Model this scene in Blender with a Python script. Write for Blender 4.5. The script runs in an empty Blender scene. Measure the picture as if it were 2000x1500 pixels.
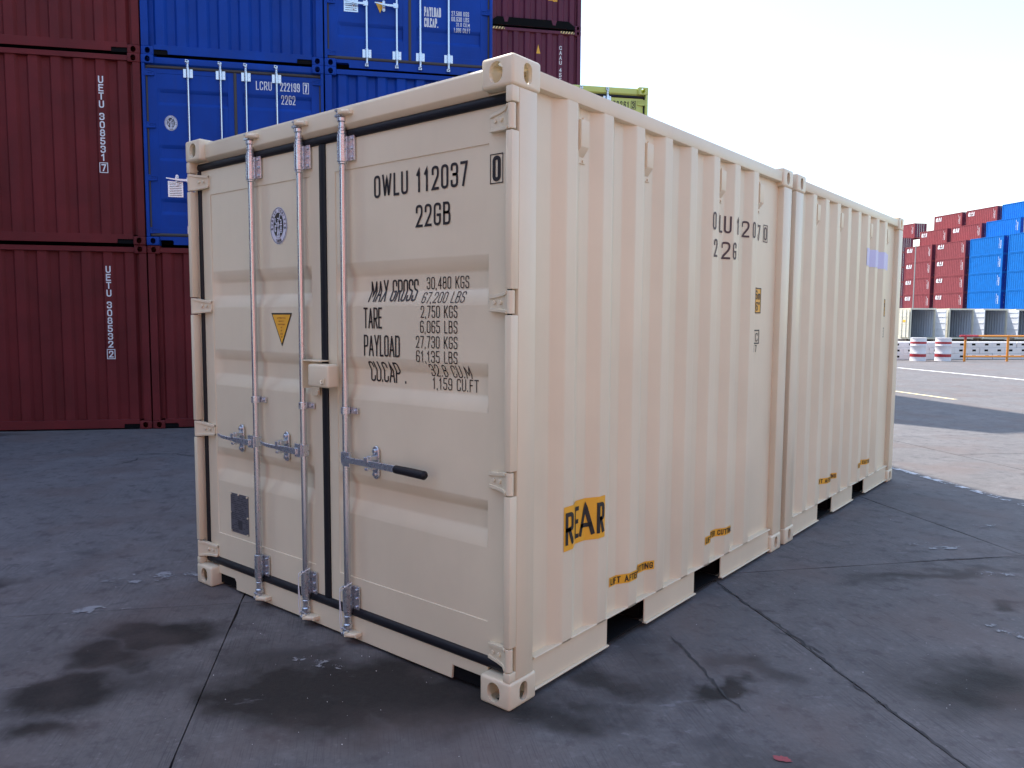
import bpy, bmesh, math, random
from mathutils import Vector, Matrix
random.seed(7)
SC = bpy.context.scene
COL = SC.collection
R = math.radians

# ------------------------------------------------------------------ camera
C0 = Vector((1.90584, -2.32384, 1.58501)); PIT, YAW, ROL, FPX = -0.0831344, -0.6858143, 0.0058757, 1512.04
d = Vector((math.sin(YAW)*math.cos(PIT), math.cos(YAW)*math.cos(PIT), math.sin(PIT)))
rt = Vector((math.cos(YAW), -math.sin(YAW), 0)); up = rt.cross(d)
rt2 = rt*math.cos(ROL)+up*math.sin(ROL); up2 = -rt*math.sin(ROL)+up*math.cos(ROL)
cd = bpy.data.cameras.new('camera'); cam = bpy.data.objects.new('camera', cd); COL.objects.link(cam)
cd.sensor_width = 36; cd.lens = FPX/2000*36; cd.clip_start = 0.05; cd.clip_end = 3000
m = Matrix((rt2, up2, -d)).transposed().to_4x4(); m.translation = C0; cam.matrix_world = m
SC.camera = cam

# ------------------------------------------------------------------ light
G = R(50.21)                                 # the yard's grid direction
FS = Vector((math.cos(G), math.sin(G), 0)); FP = Vector((math.sin(G), -math.cos(G), 0))
P0 = Vector((-8.988, 2.903, 0))
trav = (FS*0.293 + FP*0.477); trav.z = -1; trav.normalize()
sun_dir = -trav
elev = math.asin(sun_dir.z); az = math.atan2(sun_dir.x, sun_dir.y)
w = bpy.data.worlds.new('World'); SC.world = w; w.use_nodes = True
nt = w.node_tree; bg = nt.nodes['Background']
sky = nt.nodes.new('ShaderNodeTexSky'); sky.sky_type = 'NISHITA'; sky.sun_disc = False
sky.sun_elevation = elev; sky.sun_rotation = az; sky.air_density = 1.3; sky.dust_density = 1.6; sky.ozone_density = 1.4
nt.links.new(sky.outputs[0], bg.inputs[0]); bg.inputs[1].default_value = 0.15
sl = bpy.data.lights.new('sun', 'SUN'); so = bpy.data.objects.new('sun', sl); COL.objects.link(so)
sl.energy = 3.6; sl.angle = R(0.53); sl.color = (1.0, 0.95, 0.87)
so.rotation_euler = trav.to_track_quat('-Z', 'Y').to_euler(); so.location = (-20, 0, 40)
SC.view_settings.view_transform = 'Standard'; SC.view_settings.look = 'None'
SC.view_settings.gamma = 1; SC.view_settings.use_curve_mapping = False
SC.view_settings.exposure = 1.28

# ------------------------------------------------------------------ materials
def nodes(name):
    mt = bpy.data.materials.new(name); mt.use_nodes = True
    n = mt.node_tree.nodes; return mt, n, mt.node_tree.links, n['Principled BSDF']
def noise(n, l, vec, scale, detail=4, rough=.55):
    t = n.new('ShaderNodeTexNoise'); t.inputs['Scale'].default_value = scale
    t.inputs['Detail'].default_value = detail; t.inputs['Roughness'].default_value = rough
    if vec: l.new(vec, t.inputs['Vector'])
    return t.outputs['Fac']
def ramp(n, l, src, pts):
    r = n.new('ShaderNodeValToRGB'); e = r.color_ramp.elements
    while len(e) < len(pts): e.new(0.5)
    for k, (p, c) in enumerate(pts):
        e[k].position = p; e[k].color = (c, c, c, 1) if not isinstance(c, tuple) else (*c, 1)
    l.new(src, r.inputs[0]); return r.outputs[0]
def mix(n, l, fac, a, b, mode='MIX'):
    x = n.new('ShaderNodeMix'); x.data_type = 'RGBA'; x.blend_type = mode
    for inp, v in ((x.inputs[0], fac), (x.inputs[6], a), (x.inputs[7], b)):
        if isinstance(v, (int, float)): inp.default_value = v
        elif isinstance(v, tuple): inp.default_value = (*v, 1)
        else: l.new(v, inp)
    return x.outputs[2]
def mth(n, l, op, a, b=0.0, c=None):
    x = n.new('ShaderNodeMath'); x.operation = op
    for i, v in enumerate((a, b, c)):
        if v is None: continue
        if isinstance(v, (int, float)): x.inputs[i].default_value = v
        else: l.new(v, x.inputs[i])
    return x.outputs[0]
def bump(n, l, h, strength, dist, b):
    x = n.new('ShaderNodeBump'); x.inputs['Strength'].default_value = strength; x.inputs['Distance'].default_value = dist
    l.new(h, x.inputs['Height']); l.new(x.outputs[0], b.inputs['Normal'])
def paint(name, col, rough=.38, vary=.10, grime=.12, spec=.5, wave=.4):
    mt, n, l, b = nodes(name)
    pos = n.new('ShaderNodeNewGeometry').outputs['Position']
    sc = n.new('ShaderNodeVectorMath'); sc.operation = 'MULTIPLY'; sc.inputs[1].default_value = (1, 1, .12)
    l.new(pos, sc.inputs[0])
    f1 = noise(n, l, pos, 1.7, 5); f2 = noise(n, l, sc.outputs[0], 14, 4, .6)
    dark = tuple(c*(1-vary*2.2) for c in col); lite = tuple(min(1, c*(1+vary)) for c in col)
    c = mix(n, l, ramp(n, l, f1, [(.3, 0.0), (.72, 1.0)]), dark, lite)
    c = mix(n, l, mth(n, l, 'MULTIPLY', ramp(n, l, f2, [(.52, 0.0), (.8, 1.0)]), grime), c, tuple(x*.45+.02 for x in col))
    l.new(c, b.inputs['Base Color'])
    rr = mth(n, l, 'MULTIPLY_ADD', f1, .22, rough-.1); l.new(rr, b.inputs['Roughness'])
    b.inputs['Specular IOR Level'].default_value = spec
    f3 = noise(n, l, pos, 160, 2); f4 = noise(n, l, pos, 5.5, 2)
    bump(n, l, mth(n, l, 'ADD', mth(n, l, 'MULTIPLY', f3, .035), mth(n, l, 'MULTIPLY', f4, wave)), .5, .006, b)
    return mt
def plain(name, col, rough=.5, metal=0.0, vary=.15, scale=30, bumpy=.02):
    mt, n, l, b = nodes(name)
    pos = n.new('ShaderNodeNewGeometry').outputs['Position']
    f = noise(n, l, pos, scale, 5, .6)
    l.new(mix(n, l, f, tuple(c*(1-vary) for c in col), tuple(min(1, c*(1+vary)) for c in col)), b.inputs['Base Color'])
    l.new(mth(n, l, 'MULTIPLY_ADD', f, .25, rough-.12), b.inputs['Roughness'])
    b.inputs['Metallic'].default_value = metal
    if bumpy: bump(n, l, f, .4, bumpy*.1, b)
    return mt
BEIGE = paint('beige_paint', (.785, .68, .495), .36, .035, .05)
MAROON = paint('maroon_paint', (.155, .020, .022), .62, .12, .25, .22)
MAROON2 = paint('wine_paint', (.135, .026, .055), .55, .08, .2, .3)
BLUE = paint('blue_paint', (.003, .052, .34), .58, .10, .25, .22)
LIME = paint('lime_paint', (.60, .64, .16), .4, .05, .1)
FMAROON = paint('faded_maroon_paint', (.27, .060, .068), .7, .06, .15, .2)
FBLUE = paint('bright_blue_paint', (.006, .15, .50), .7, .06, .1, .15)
CREAM = paint('cream_paint', (.72, .66, .52), .45, .05, .12)
WHITEPT = paint('white_paint', (.74, .74, .76), .45, .04, .08)
STEEL = plain('galvanised_steel', (.62, .64, .68), .24, .95, .03, 3, 0)
ZINC = plain('zinc_casting', (.64, .67, .72), .28, .92, .12, 60)
RUBBER = plain('black_rubber', (.010, .010, .014), .5, 0, .2, 20)
RUBBER.node_tree.nodes['Principled BSDF'].inputs['Specular IOR Level'].default_value = .3
OLDRUB = plain('grey_brown_rubber', (.055, .045, .045), .6)
DARK = plain('shade_black', (.008, .008, .009), .9)  # near-black that paints shade into openings, pockets and the underside
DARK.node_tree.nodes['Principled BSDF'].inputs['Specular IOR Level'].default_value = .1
INK = plain('black_lettering', (.022, .018, .018), .45, 0, .1)
WINEINK = plain('wine_lettering', (.055, .016, .022), .45, 0, .1)
WHITEINK = plain('white_lettering', (.78, .78, .80), .5, 0, .06)
PAPER = plain('white_sticker', (.66, .66, .76), .4, 0, .03)
LILAC = plain('masking_sticker', (.62, .62, .86), .45, 0, .03)
AMBER = plain('amber_sticker', (.86, .43, .03), .4, 0, .05)
AMBERP = plain('pale_amber', (.75, .52, .22), .5, 0, .05)
REDINK = plain('red_brown_lettering', (.30, .07, .02), .5)
PLATE = plain('grey_data_plate', (.14, .14, .16), .4, .3, .35, 90)
STAMP = plain('plate_stamping', (.05, .05, .06), .5)
REDP = plain('red_band_paint', (.42, .03, .04), .5)
DRUMW = plain('drum_white', (.72, .70, .72), .45, 0, .08, 8)
ORANGE = plain('orange_yellow_paint', (.70, .26, .03), .45, 0, .15, 12)
WHITECON = plain('pale_concrete', (.74, .73, .72), .8, 0, .12, 6, .1)
WOOD = plain('timber', (.10, .07, .05), .8)
POLE = plain('pole_grey', (.42, .41, .38), .5)
GREYIN = plain('grey_interior_paint', (.55, .57, .62), .6)

# ------------------------------------------------------------------ mesh helpers
W, H, L = 2.438, 2.591, 2.991
class MB:
    def __init__(s, ox=0.0): s.v = []; s.f = []; s.mi = []; s.cm = 0; s.ox = ox
    def add(s, vs, fs):
        b = len(s.v); s.v += [tuple(x) for x in vs]
        for f in fs: s.f.append(tuple(b+i for i in f)); s.mi.append(s.cm)
        return s
    def box(s, x0, x1, y0, y1, z0, z1):
        return s.add([(x0,y0,z0),(x1,y0,z0),(x1,y1,z0),(x0,y1,z0),(x0,y0,z1),(x1,y0,z1),(x1,y1,z1),(x0,y1,z1)],
              [(0,3,2,1),(4,5,6,7),(0,1,5,4),(1,2,6,5),(2,3,7,6),(3,0,4,7)])
    def prism(s, poly, axis, a, b):                  # poly in the two other axes, in order
        n = len(poly); mk = {0: lambda p, t: (t, p[0], p[1]), 1: lambda p, t: (p[0], t, p[1]), 2: lambda p, t: (p[0], p[1], t)}[axis]
        vs = [mk(p, a) for p in poly]+[mk(p, b) for p in poly]
        return s.add(vs, [tuple(range(n))[::-1], tuple(range(n, 2*n))]+[(i, (i+1) % n, n+(i+1) % n, n+i) for i in range(n)])
    def tube(s, pts, r, n=12, caps=True):
        pts = [Vector(p) for p in pts]; rs = r if isinstance(r, (list, tuple)) else [r]*len(pts)
        vs = []
        for i, p in enumerate(pts):
            t = (pts[min(i+1, len(pts)-1)]-pts[max(i-1, 0)]).normalized()
            a = t.orthogonal().normalized() if abs(t.z) < .99 else Vector((1, 0, 0)); a = (a-t*a.dot(t)).normalized(); b = t.cross(a)
            if i and vs: 
                pa = prev; a = (pa-t*pa.dot(t)).normalized(); b = t.cross(a)
            prev = a
            vs += [p+(a*math.cos(k*2*math.pi/n)+b*math.sin(k*2*math.pi/n))*rs[i] for k in range(n)]
        fs = [(i*n+k, i*n+(k+1) % n, (i+1)*n+(k+1) % n, (i+1)*n+k) for i in range(len(pts)-1) for k in range(n)]
        if caps: fs += [tuple(range(n))[::-1], tuple(range((len(pts)-1)*n, len(pts)*n))]
        return s.add(vs, fs)
    def mesh(s, name, mats, smooth=False, bev=0, seg=2, fixn=True, angle=35):
        me = bpy.data.meshes.new(name)
        me.from_pydata([(x-s.ox, y, z) for x, y, z in s.v], [], s.f)
        mats = mats if isinstance(mats, (list, tuple)) else [mats]
        for mt in mats: me.materials.append(mt)
        me.polygons.foreach_set('material_index', s.mi)
        if fixn or bev:
            bm = bmesh.new(); bm.from_mesh(me)
            if fixn: bmesh.ops.recalc_face_normals(bm, faces=bm.faces)
            if bev:
                ed = [e for e in bm.edges if len(e.link_faces) == 2 and e.calc_face_angle(0) > R(30)]
                bmesh.ops.bevel(bm, geom=ed, offset=bev, segments=seg, affect='EDGES', profile=.5, clamp_overlap=True)
            bm.to_mesh(me); bm.free()
        if smooth or bev: me.shade_smooth(); me.set_sharp_from_angle(angle=R(angle))
        me.update(); return me
def new(name, me, parent=None, **kw):
    o = bpy.data.objects.new(name, me); COL.objects.link(o)
    if parent: o.parent = parent
    for k, v in kw.items(): o[k] = v
    return o
def spawn(tree, parent):                              # tree: list of (name, mesh, subs[, label])
    for t in tree:
        o = new(t[0], t[1], parent)
        if len(t) > 3 and t[3]: o['label'] = t[3]
        for s in (t[2] or []):
            q = new(s[0], s[1], o)
            if len(s) > 3 and s[3]: q['label'] = s[3]
def thing(name, tree, loc, rz, label, cat, group=None):
    o = new(name, None); o.location = loc; o.rotation_euler = (0, 0, rz); o['label'] = label; o['category'] = cat
    if group: o['group'] = group
    spawn(tree, o); return o

# ------------------------------------------------------------------ stencil lettering
r_ = .45
def _P(s):
    return s
GL = {
 'O': ([[(0,0,r_),(0,1,r_),(1,1,r_),(1,0,r_)]], 1, .44), '0': ([[(0,0,r_),(0,1,r_),(1,1,r_),(1,0,r_)]], 1, .44),
 '1': ([[(.1,.78),(.55,1),(.55,0)]], 0, .36),
 '2': ([[(0,.72),(0,1,r_),(1,1,r_),(1,.6,.3),(0,0),(1,0)]], 0, .44),
 '3': ([[(0,.78),(0,1,r_),(1,1,r_),(1,.53,.4),(.35,.53)],[(.35,.53),(1,.53,.4),(1,0,r_),(0,0,r_),(0,.22)]], 0, .44),
 '4': ([[(.75,0),(.75,1),(0,.28),(1,.28)]], 0, .46),
 '5': ([[(.95,1),(.06,1),(.06,.57),(1,.57,.4),(1,0,r_),(0,0,r_),(0,.2)]], 0, .44),
 '6': ([[(1,.8),(1,1,r_),(0,1,r_),(0,0,r_),(1,0,r_),(1,.56,r_),(0.02,.56)]], 0, .44),
 '7': ([[(0,1),(1,1),(.35,0)]], 0, .42),
 '8': ([[(.05,.53,.35),(.05,1,r_),(.95,1,r_),(.95,.53,.35)],[(0,0,r_),(0,.53,.35),(1,.53,.35),(1,0,r_)]], 1, .44),
 '9': ([[(0,.2),(0,0,r_),(1,0,r_),(1,1,r_),(0,1,r_),(0,.44,r_),(.98,.44)]], 0, .44),
 'A': ([[(0,0),(.5,1),(1,0)],[(.17,.3),(.83,.3)]], 0, .50),
 'B': ([[(0,.54),(0,1),(.92,1,.4),(.92,.54,.4)],[(0,0),(0,.54),(1,.54,.4),(1,0,.4)]], 1, .45),
 'C': ([[(1,.76),(1,1,r_),(0,1,r_),(0,0,r_),(1,0,r_),(1,.24)]], 0, .44),
 'D': ([[(0,0),(0,1),(1,1,r_),(1,0,r_)]], 1, .45),
 'E': ([[(1,1),(0,1),(0,0),(1,0)],[(0,.53),(.85,.53)]], 0, .40),
 'F': ([[(1,1),(0,1),(0,0)],[(0,.53),(.85,.53)]], 0, .39),
 'G': ([[(1,.76),(1,1,r_),(0,1,r_),(0,0,r_),(1,0,r_),(1,.46),(.55,.46)]], 0, .45),
 'H': ([[(0,0),(0,1)],[(1,0),(1,1)],[(0,.52),(1,.52)]], 0, .46),
 'I': ([[(.5,0),(.5,1)]], 0, .13), 'K': ([[(0,0),(0,1)],[(1,1),(0,.38)],[(.3,.56),(1,0)]], 0, .46),
 'L': ([[(0,1),(0,0),(1,0)]], 0, .38), 'M': ([[(0,0),(0,1),(.5,.25),(1,1),(1,0)]], 0, .60),
 'N': ([[(0,0),(0,1),(1,0),(1,1)]], 0, .48), 'P': ([[(0,0),(0,1),(1,1,r_),(1,.46,r_),(0,.46)]], 0, .44),
 'R': ([[(0,0),(0,1),(1,1,r_),(1,.46,r_),(0,.46)],[(.45,.46),(1,0)]], 0, .46),
 'S': ([[(1,.78),(1,1,r_),(0,1,r_),(0,.56,.4),(1,.47,.4),(1,0,r_),(0,0,r_),(0,.22)]], 0, .43),
 'T': ([[(0,1),(1,1)],[(.5,1),(.5,0)]], 0, .46), 'U': ([[(0,1),(0,0,r_),(1,0,r_),(1,1)]], 0, .45),
 'V': ([[(0,1),(.5,0),(1,1)]], 0, .5), 'W': ([[(0,1),(.25,0),(.5,.9),(.75,0),(1,1)]], 0, .64),
 'X': ([[(0,0),(1,1)],[(0,1),(1,0)]], 0, .48), 'Y': ([[(0,1),(.5,.45),(1,1)],[(.5,.45),(.5,0)]], 0, .48),
 '.': ([[(.5,0),(.5,.035)]], 0, .13), ',': ([[(.5,.03),(.35,-.10)]], 0, .13), "'": ([[(.5,1),(.5,.8)]], 0, .12), '"': ([[(0,1),(0,.8)],[(1,1),(1,.8)]], 0, .22),
 'm': ([[(0,0),(0,.6),(.5,.6,.2),(.5,0)],[(.5,.6),(1,.6,.2),(1,0)]], 0, .55), ' ': ([], 0, .26)}
def roundpath(pts, closed, rad):
    out = []; n = len(pts)
    for i, p in enumerate(pts):
        q = Vector(p[:2])
        if len(p) > 2 and p[2] and (closed or 0 < i < n-1):
            a = Vector(pts[i-1][:2])-q; b = Vector(pts[(i+1) % n][:2])-q
            k = p[2]/.45*rad; ra = min(k, a.length*.5); rb = min(k, b.length*.5)
            A = q+a.normalized()*ra; B = q+b.normalized()*rb
            for j in range(6):
                t = j/5; out.append(A*(1-t)**2+q*2*t*(1-t)*.98+q*.04*t*(1-t)+B*t*t)
        else: out.append(q)
    return out
def ribbon(mb, pts, closed, hw, fn, step, cap=False):
    P = []
    n = len(pts); rng = range(n) if closed else range(n-1)
    for i in rng:
        a = pts[i]; b = pts[(i+1) % n]; k = max(1, int((b-a).length/step+.5))
        for j in range(k): P.append(a.lerp(b, j/k))
    if not closed:
        P.append(pts[-1])
        if cap and len(P) > 1:
            P[0] = P[0]+(P[0]-P[1]).normalized()*hw; P[-1] = P[-1]+(P[-1]-P[-2]).normalized()*hw
    n = len(P); vs = []; m_ = 5 if (hw > .004 and step < .02) else 2
    for i in range(n):
        a = P[i-1] if (closed or i) else None; b = P[(i+1) % n] if (closed or i < n-1) else None
        t1 = (P[i]-a) if a is not None else None; t2 = (b-P[i]) if b is not None else None
        t1 = (t1 if t1 is not None else t2); t2 = (t2 if t2 is not None else t1)
        if t1.length < 1e-9: t1 = t2
        if t2.length < 1e-9: t2 = t1
        t1 = t1.normalized(); t2 = t2.normalized()
        n1 = Vector((-t1.y, t1.x)); n2 = Vector((-t2.y, t2.x)); mm = n1+n2
        if mm.length < .3: mm = n1
        mm = mm.normalized(); sc = 1/max(.45, mm.dot(n1))
        for q in range(m_): vs.append(fn(*(P[i]+mm*hw*sc*(1-2*q/(m_-1)))))
    fs = [(m_*i+q, m_*i+q+1, m_*((i+1) % n)+q+1, m_*((i+1) % n)+q) for i in range(n if closed else n-1) for q in range(m_-1)]
    mb.add(vs, fs)
def text(mb, s, u0, u1, v0, v1, fn, t=.13, gap=.13, step=.012, flip=1):
    h = v1-v0; ws = [GL[c][2]*h for c in s]; gp = gap*h
    tot = sum(ws)+gp*(len(s)-1); k = (u1-u0)/tot if u1 is not None else 1
    x = u0; st = t*h
    for c, wd in zip(s, ws):
        paths, cl, _ = GL[c]; ww = max(wd*k-st, .0001) if c not in "I.,'" else 0
        for p in paths:
            pts = [(x+st/2+q[0]*ww, v0+st/2+q[1]*(h-st)) + ((q[2],) if len(q) > 2 else ()) for q in p]
            pts = roundpath(pts, cl, (ww*.5 if ww else 1)*1.0)
            ribbon(mb, pts, cl, st/2, fn, step, True)
        x += (wd+gp)*k
def vtext(mb, s, uc, vtop, h, wd, pitch, fn, t=.16, step=.03):    # letters stacked downwards
    v = vtop
    for c in s:
        if c != ' ':
            text(mb, c, uc-wd/2, uc+wd/2, v-h, v, fn, t, 0, step); v -= pitch
        else: v -= pitch*.5
    return v
def patch(mb, u0, u1, v0, v1, fn, du=.01, dv=.05):
    nu = max(1, round((u1-u0)/du)); nv = max(1, round((v1-v0)/dv))
    vs = [fn(u0+(u1-u0)*i/nu, v0+(v1-v0)*j/nv) for j in range(nv+1) for i in range(nu+1)]
    mb.add(vs, [(j*(nu+1)+i, j*(nu+1)+i+1, (j+1)*(nu+1)+i+1, (j+1)*(nu+1)+i) for j in range(nv) for i in range(nu)])
def frame(mb, u0, u1, v0, v1, t, fn, step=.012):
    ribbon(mb, [Vector(p) for p in ((u0+t/2, v0+t/2), (u0+t/2, v1-t/2), (u1-t/2, v1-t/2), (u1-t/2, v0+t/2))], True, t/2, fn, step)

# ------------------------------------------------------------------ container pieces
def casting_base():
    def tmp(me):
        o = bpy.data.objects.new('tmp', me); COL.objects.link(o); return o
    b = MB(); b.box(0, .162, 0, .178, 0, .118); body = tmp(b.mesh('t', BEIGE, bev=.013, seg=3, angle=60))
    def stad(cx, cz, wd, ht, n=8):
        r = wd/2; return [(cx+r*math.cos(math.pi*i/n), cz+(ht/2-r)+r*math.sin(math.pi*i/n)) for i in range(n+1)] + \
                         [(cx-r*math.cos(math.pi*i/n), cz-(ht/2-r)-r*math.sin(math.pi*i/n)) for i in range(n+1)]
    cut = []
    c = MB(); c.box(.018, .140, .018, .156, .016, .102); cut.append(c)
    c = MB(); c.prism(stad(.085, .060, .066, .082), 1, -.05, .06); cut.append(c)
    c = MB(); c.prism(stad(.092, .060, .052, .080), 0, -.05, .06); cut.append(c)
    c = MB(); c.prism(stad(.085, .092, .064, .120), 2, -.05, .06); cut.append(c)
    for c in cut:
        co = tmp(c.mesh('c', BEIGE)); mo = body.modifiers.new('b', 'BOOLEAN'); mo.operation = 'DIFFERENCE'; mo.object = co; mo.solver = 'EXACT'
        dg = bpy.context.evaluated_depsgraph_get(); dg.update()
        me = bpy.data.meshes.new_from_object(body.evaluated_get(dg)); body.modifiers.clear(); body.data = me
        bpy.data.objects.remove(co)
    me = body.data; bpy.data.objects.remove(body); return me
CAST = casting_base(); _cc = {}
def casting(mat, wx, wy, wz, X, Y, Z):                # mirrored and moved copy; corner placed at X,Y,Z (container frame 0..W)
    key = (mat.name, wx, wy, wz, round(X, 3), round(Y, 3), round(Z, 3))
    if key in _cc: return _cc[key]
    me = CAST.copy(); me.materials.clear(); me.materials.append(mat)
    me.transform(Matrix.Translation((X-W/2, Y, Z)) @ Matrix.Diagonal((wx, wy, wz, 1)))
    if wx*wy*wz < 0: me.flip_normals()
    me.shade_smooth(); me.set_sharp_from_angle(angle=R(30)); _cc[key] = me; return me
def castings(mat, LL, HH):
    return [('corner_casting', casting(mat, sx, sy, sz, 0 if sx > 0 else W, 0 if sy > 0 else LL, 0 if sz > 0 else HH), None)
            for sz in (1, -1) for sy in (1, -1) for sx in (1, -1)]

TR = [(1.852, 1.784, 1.712, 1.640), (1.408, 1.345, 1.266, 1.195), (.839, .782, .704, .630)]
TRB = [(2.16, 2.11, 1.98, 1.93), (1.40, 1.35, 1.22, 1.17), (.66, .61, .48, .43)]
YD = .060                                            # door skin plane behind the casting faces
class Leaf:
    def __init__(s, u0, u1, a, b, tr, z0=.172, z1=2.425, dep=.036, m0=.32, m1=2.284):
        s.__dict__.update(u0=u0, u1=u1, a=a, b=b, tr=tr, z0=z0, z1=z1, dep=dep, m0=m0, m1=m1)
    def y(s, u, z):
        dz = 0
        for t in s.tr:
            if t[3] < z < t[0]:
                dz = min(1, (t[0]-z)/(t[0]-t[1]), (z-t[3])/(t[2]-t[3]))
        k = 0 if not s.a < u < s.b else min(1, (u-s.a)/.055, (s.b-u)/.004)
        pan = .004 if (s.a-.001 < u < s.b+.001 and s.m0 < z < s.m1) else 0
        return YD+max(pan, s.dep*dz*k if k > 0 else 0)
    def mesh(s, mat):
        zs = [s.z0, s.m0-.001, s.m0+.001]+[q for t in reversed(s.tr) for z in reversed(t) for q in (z-.007, z, z+.007)]+[s.m1-.001, s.m1+.001, s.z1]
        us = [s.u0, s.a-.002, s.a, s.a+.055, s.b-.004, s.b, s.b+.002, s.u1]
        b = MB(W/2); nu = len(us)
        b.add([(u, s.y(u, z), z) for z in zs for u in us], [(j*nu+i, j*nu+i+1, (j+1)*nu+i+1, (j+1)*nu+i) for j in range(len(zs)-1) for i in range(nu-1)])
        y1 = YD+.05
        for (p, q) in (((s.u0, s.z0), (s.u1, s.z0)), ((s.u1, s.z0), (s.u1, s.z1)), ((s.u1, s.z1), (s.u0, s.z1)), ((s.u0, s.z1), (s.u0, s.z0))):
            b.add([(p[0], YD, p[1]), (q[0], YD, q[1]), (q[0], y1, q[1]), (p[0], y1, p[1])], [(0, 1, 2, 3)])
        bmm = b.mesh('door', mat, fixn=False, smooth=True, angle=42)
        return bmm
    def fn(s, off=.0024): return lambda u, v: (u, s.y(u, v)-off, v)

HZ = [(2.31, 2.41), (1.605, 1.70), (.885, .98), (.16, .258)]          # hinge heights
def post_front(mat, right, LL=None):
    b = MB(W/2); X = (lambda u: W-u) if right else (lambda u: u)
    def bx(u0, u1, *a): x0, x1 = sorted((X(u0), X(u1))); b.box(x0, x1, *a)
    zs = [.118]+[z for h in reversed(HZ) for z in h]+[H-.118]
    for i in range(0, len(zs), 2): bx(.004, .038, .003, .047, zs[i]+(.003 if i else 0), zs[i+1]-(.003 if i < len(zs)-2 else 0))
    bx(.004, .038, .0471, .158, .118, H-.118)
    bx(.0381, .100, .1151, .150, .118, H-.118)
    return b.mesh('post', mat, bev=.004)
def post_rear(mat, right, LL):
    b = MB(W/2); x = (W-.10, W-.004) if right else (.004, .10)
    b.box(x[0], x[1], LL-.15, LL-.004, .118, H-.118); return b.mesh('post', mat, bev=.006)
def sill_mesh(mat, cut=True, top=.128, bot=.014, yo=.052):
    b = MB(W/2); y0, y1 = yo, .15
    xs = [.1621, .190, .345, W-.365, W-.182, W-.1621]
    poly = [(xs[0], bot), (xs[0], top), (W-xs[0], top), (W-xs[0], bot)]
    if cut: poly = [(xs[0], .076), (xs[0], top), (W-xs[0], top), (W-xs[0], .076), (xs[3], .076), (xs[3]-.004, bot), (xs[2], bot), (xs[2], .060), (xs[2]-.016, .078)]
    b.prism(poly, 1, y0, y0+.012); b.box(xs[0], W-xs[0], y0+.0121, y1, top-.014, top-.001)
    b.box(xs[0], W-xs[0], y0+.09, y1, .084, top-.015)
    return b.mesh('sill', mat, bev=.0025, seg=1)
def shade_block_mesh(y=.066, r=0):
    b = MB(W/2); b.box(*((.1622, .352) if not r else (W-.372, W-.1622)), y, y+.03, .016, .0835); return b.mesh('shade_block', DARK)  # dark block stands in for the shade inside the sill cutout
def hinge_mesh(mat, right, zz):
    b = MB(W/2); X = (lambda u: W-u) if right else (lambda u: u); z0, z1 = zz; zc = (z0+z1)/2
    pts = [(X(.020), .018, z0+.002), (X(.020), .018, z1-.002)]
    b.tube(pts, .0165, 12)
    # tapered blade from knuckle on to the door skin, with two raised ribs
    def quadbar(za, zb, zc2, zd, y_in, th):
        P = [(.030, .006), (.060, .030), (.098, .040), (.155, .050)]
        vs = []
        for k, (u, y) in enumerate(P):
            t = k/3; lo = za+(zc2-za)*t; hi = zb+(zd-zb)*t
            vs += [(X(u), y-y_in, lo), (X(u), y-y_in, hi), (X(u), y+th, hi), (X(u), y+th, lo)]
        fs = [(4*k+j, 4*k+(j+1) % 4, 4*k+4+(j+1) % 4, 4*k+4+j) for k in range(3) for j in range(4)]+[(3, 2, 1, 0), (12, 13, 14, 15)]
        b.add(vs, fs)
    quadbar(z0+.002, z1-.002, z0+.012, z1-.018, 0, .016)
    quadbar(z1-.016, z1-.002, z1-.034, z1-.018, .006, .008)
    quadbar(z0+.002, z0+.016, z0+.012, z0+.026, .006, .008)
    for u in (.085, .122): b.tube([(X(u), .040, zc), (X(u), .028+(u-.085)*.2, zc)], .009, 8)
    return b.mesh('hinge', mat, bev=.0018, seg=1)
def side_prof(y, LL, out=.010, dep=.036, e0=.448, pitch=.28225, yend=None):
    yend = LL-.15
    if y < e0-.142: 
        if y < .185: return out+dep
        return out+dep
    q = (y-e0) % pitch; q = q if y >= e0 else q
    k = math.floor((y-e0)/pitch)
    nmax = int((LL-.31-e0)/pitch)
    if y >= e0 and k >= nmax: 
        q0 = y-(e0+nmax*pitch)
        return out+dep*min(1, max(0, q0/.068))
    # q: 0..068 slope in, .068...137 inner, .137...209 slope out, .209...281 outer
    if y < e0: q = y-e0+pitch
    if q < .068: return out+dep*q/.068
    if q < .140: return out+dep
    if q < .209: return out+dep*(1-(q-.140)/.069)
    return out
def side_mesh(mat, LL, right, z0=.160, z1=2.515, pitch=.28225, HH=H, e0=.448):
    nmax = int((LL-.31-e0)/pitch); ys = [.140, e0-.141, e0-.072]
    for k in range(nmax+1):
        e = e0+k*pitch; ys += [e, e+.068]
        if k < nmax: ys += [e+.140, e+.209]
    ys.append(LL-.14); b = MB(W/2)
    zs = [z0, z1]; vs = []
    ys = [ys[0]]+[q for y in ys[1:-1] for q in (y-.008, y, y+.008)]+[ys[-1]]
    for z in zs:
        for y in ys:
            x = side_prof(y, LL, pitch=pitch, e0=e0); vs.append((W-x if right else x, y, z))
    n = len(ys); b.add(vs, [(i, i+1, n+i+1, n+i) for i in range(n-1)])
    me = b.mesh('side', mat, fixn=False, smooth=True, angle=60)
    return me
def slab_roof(mat, LL, HH=H):
    b = MB(W/2); b.box(.06, W-.06, .10, LL-.10, HH-.045, HH-.028)
    k = int((LL-.5)/.26)
    for i in range(k): y = .25+i*(LL-.5)/k; b.box(.12, W-.12, y, y+.12, HH-.0279, HH-.016)
    return b.mesh('roof', mat)
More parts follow.
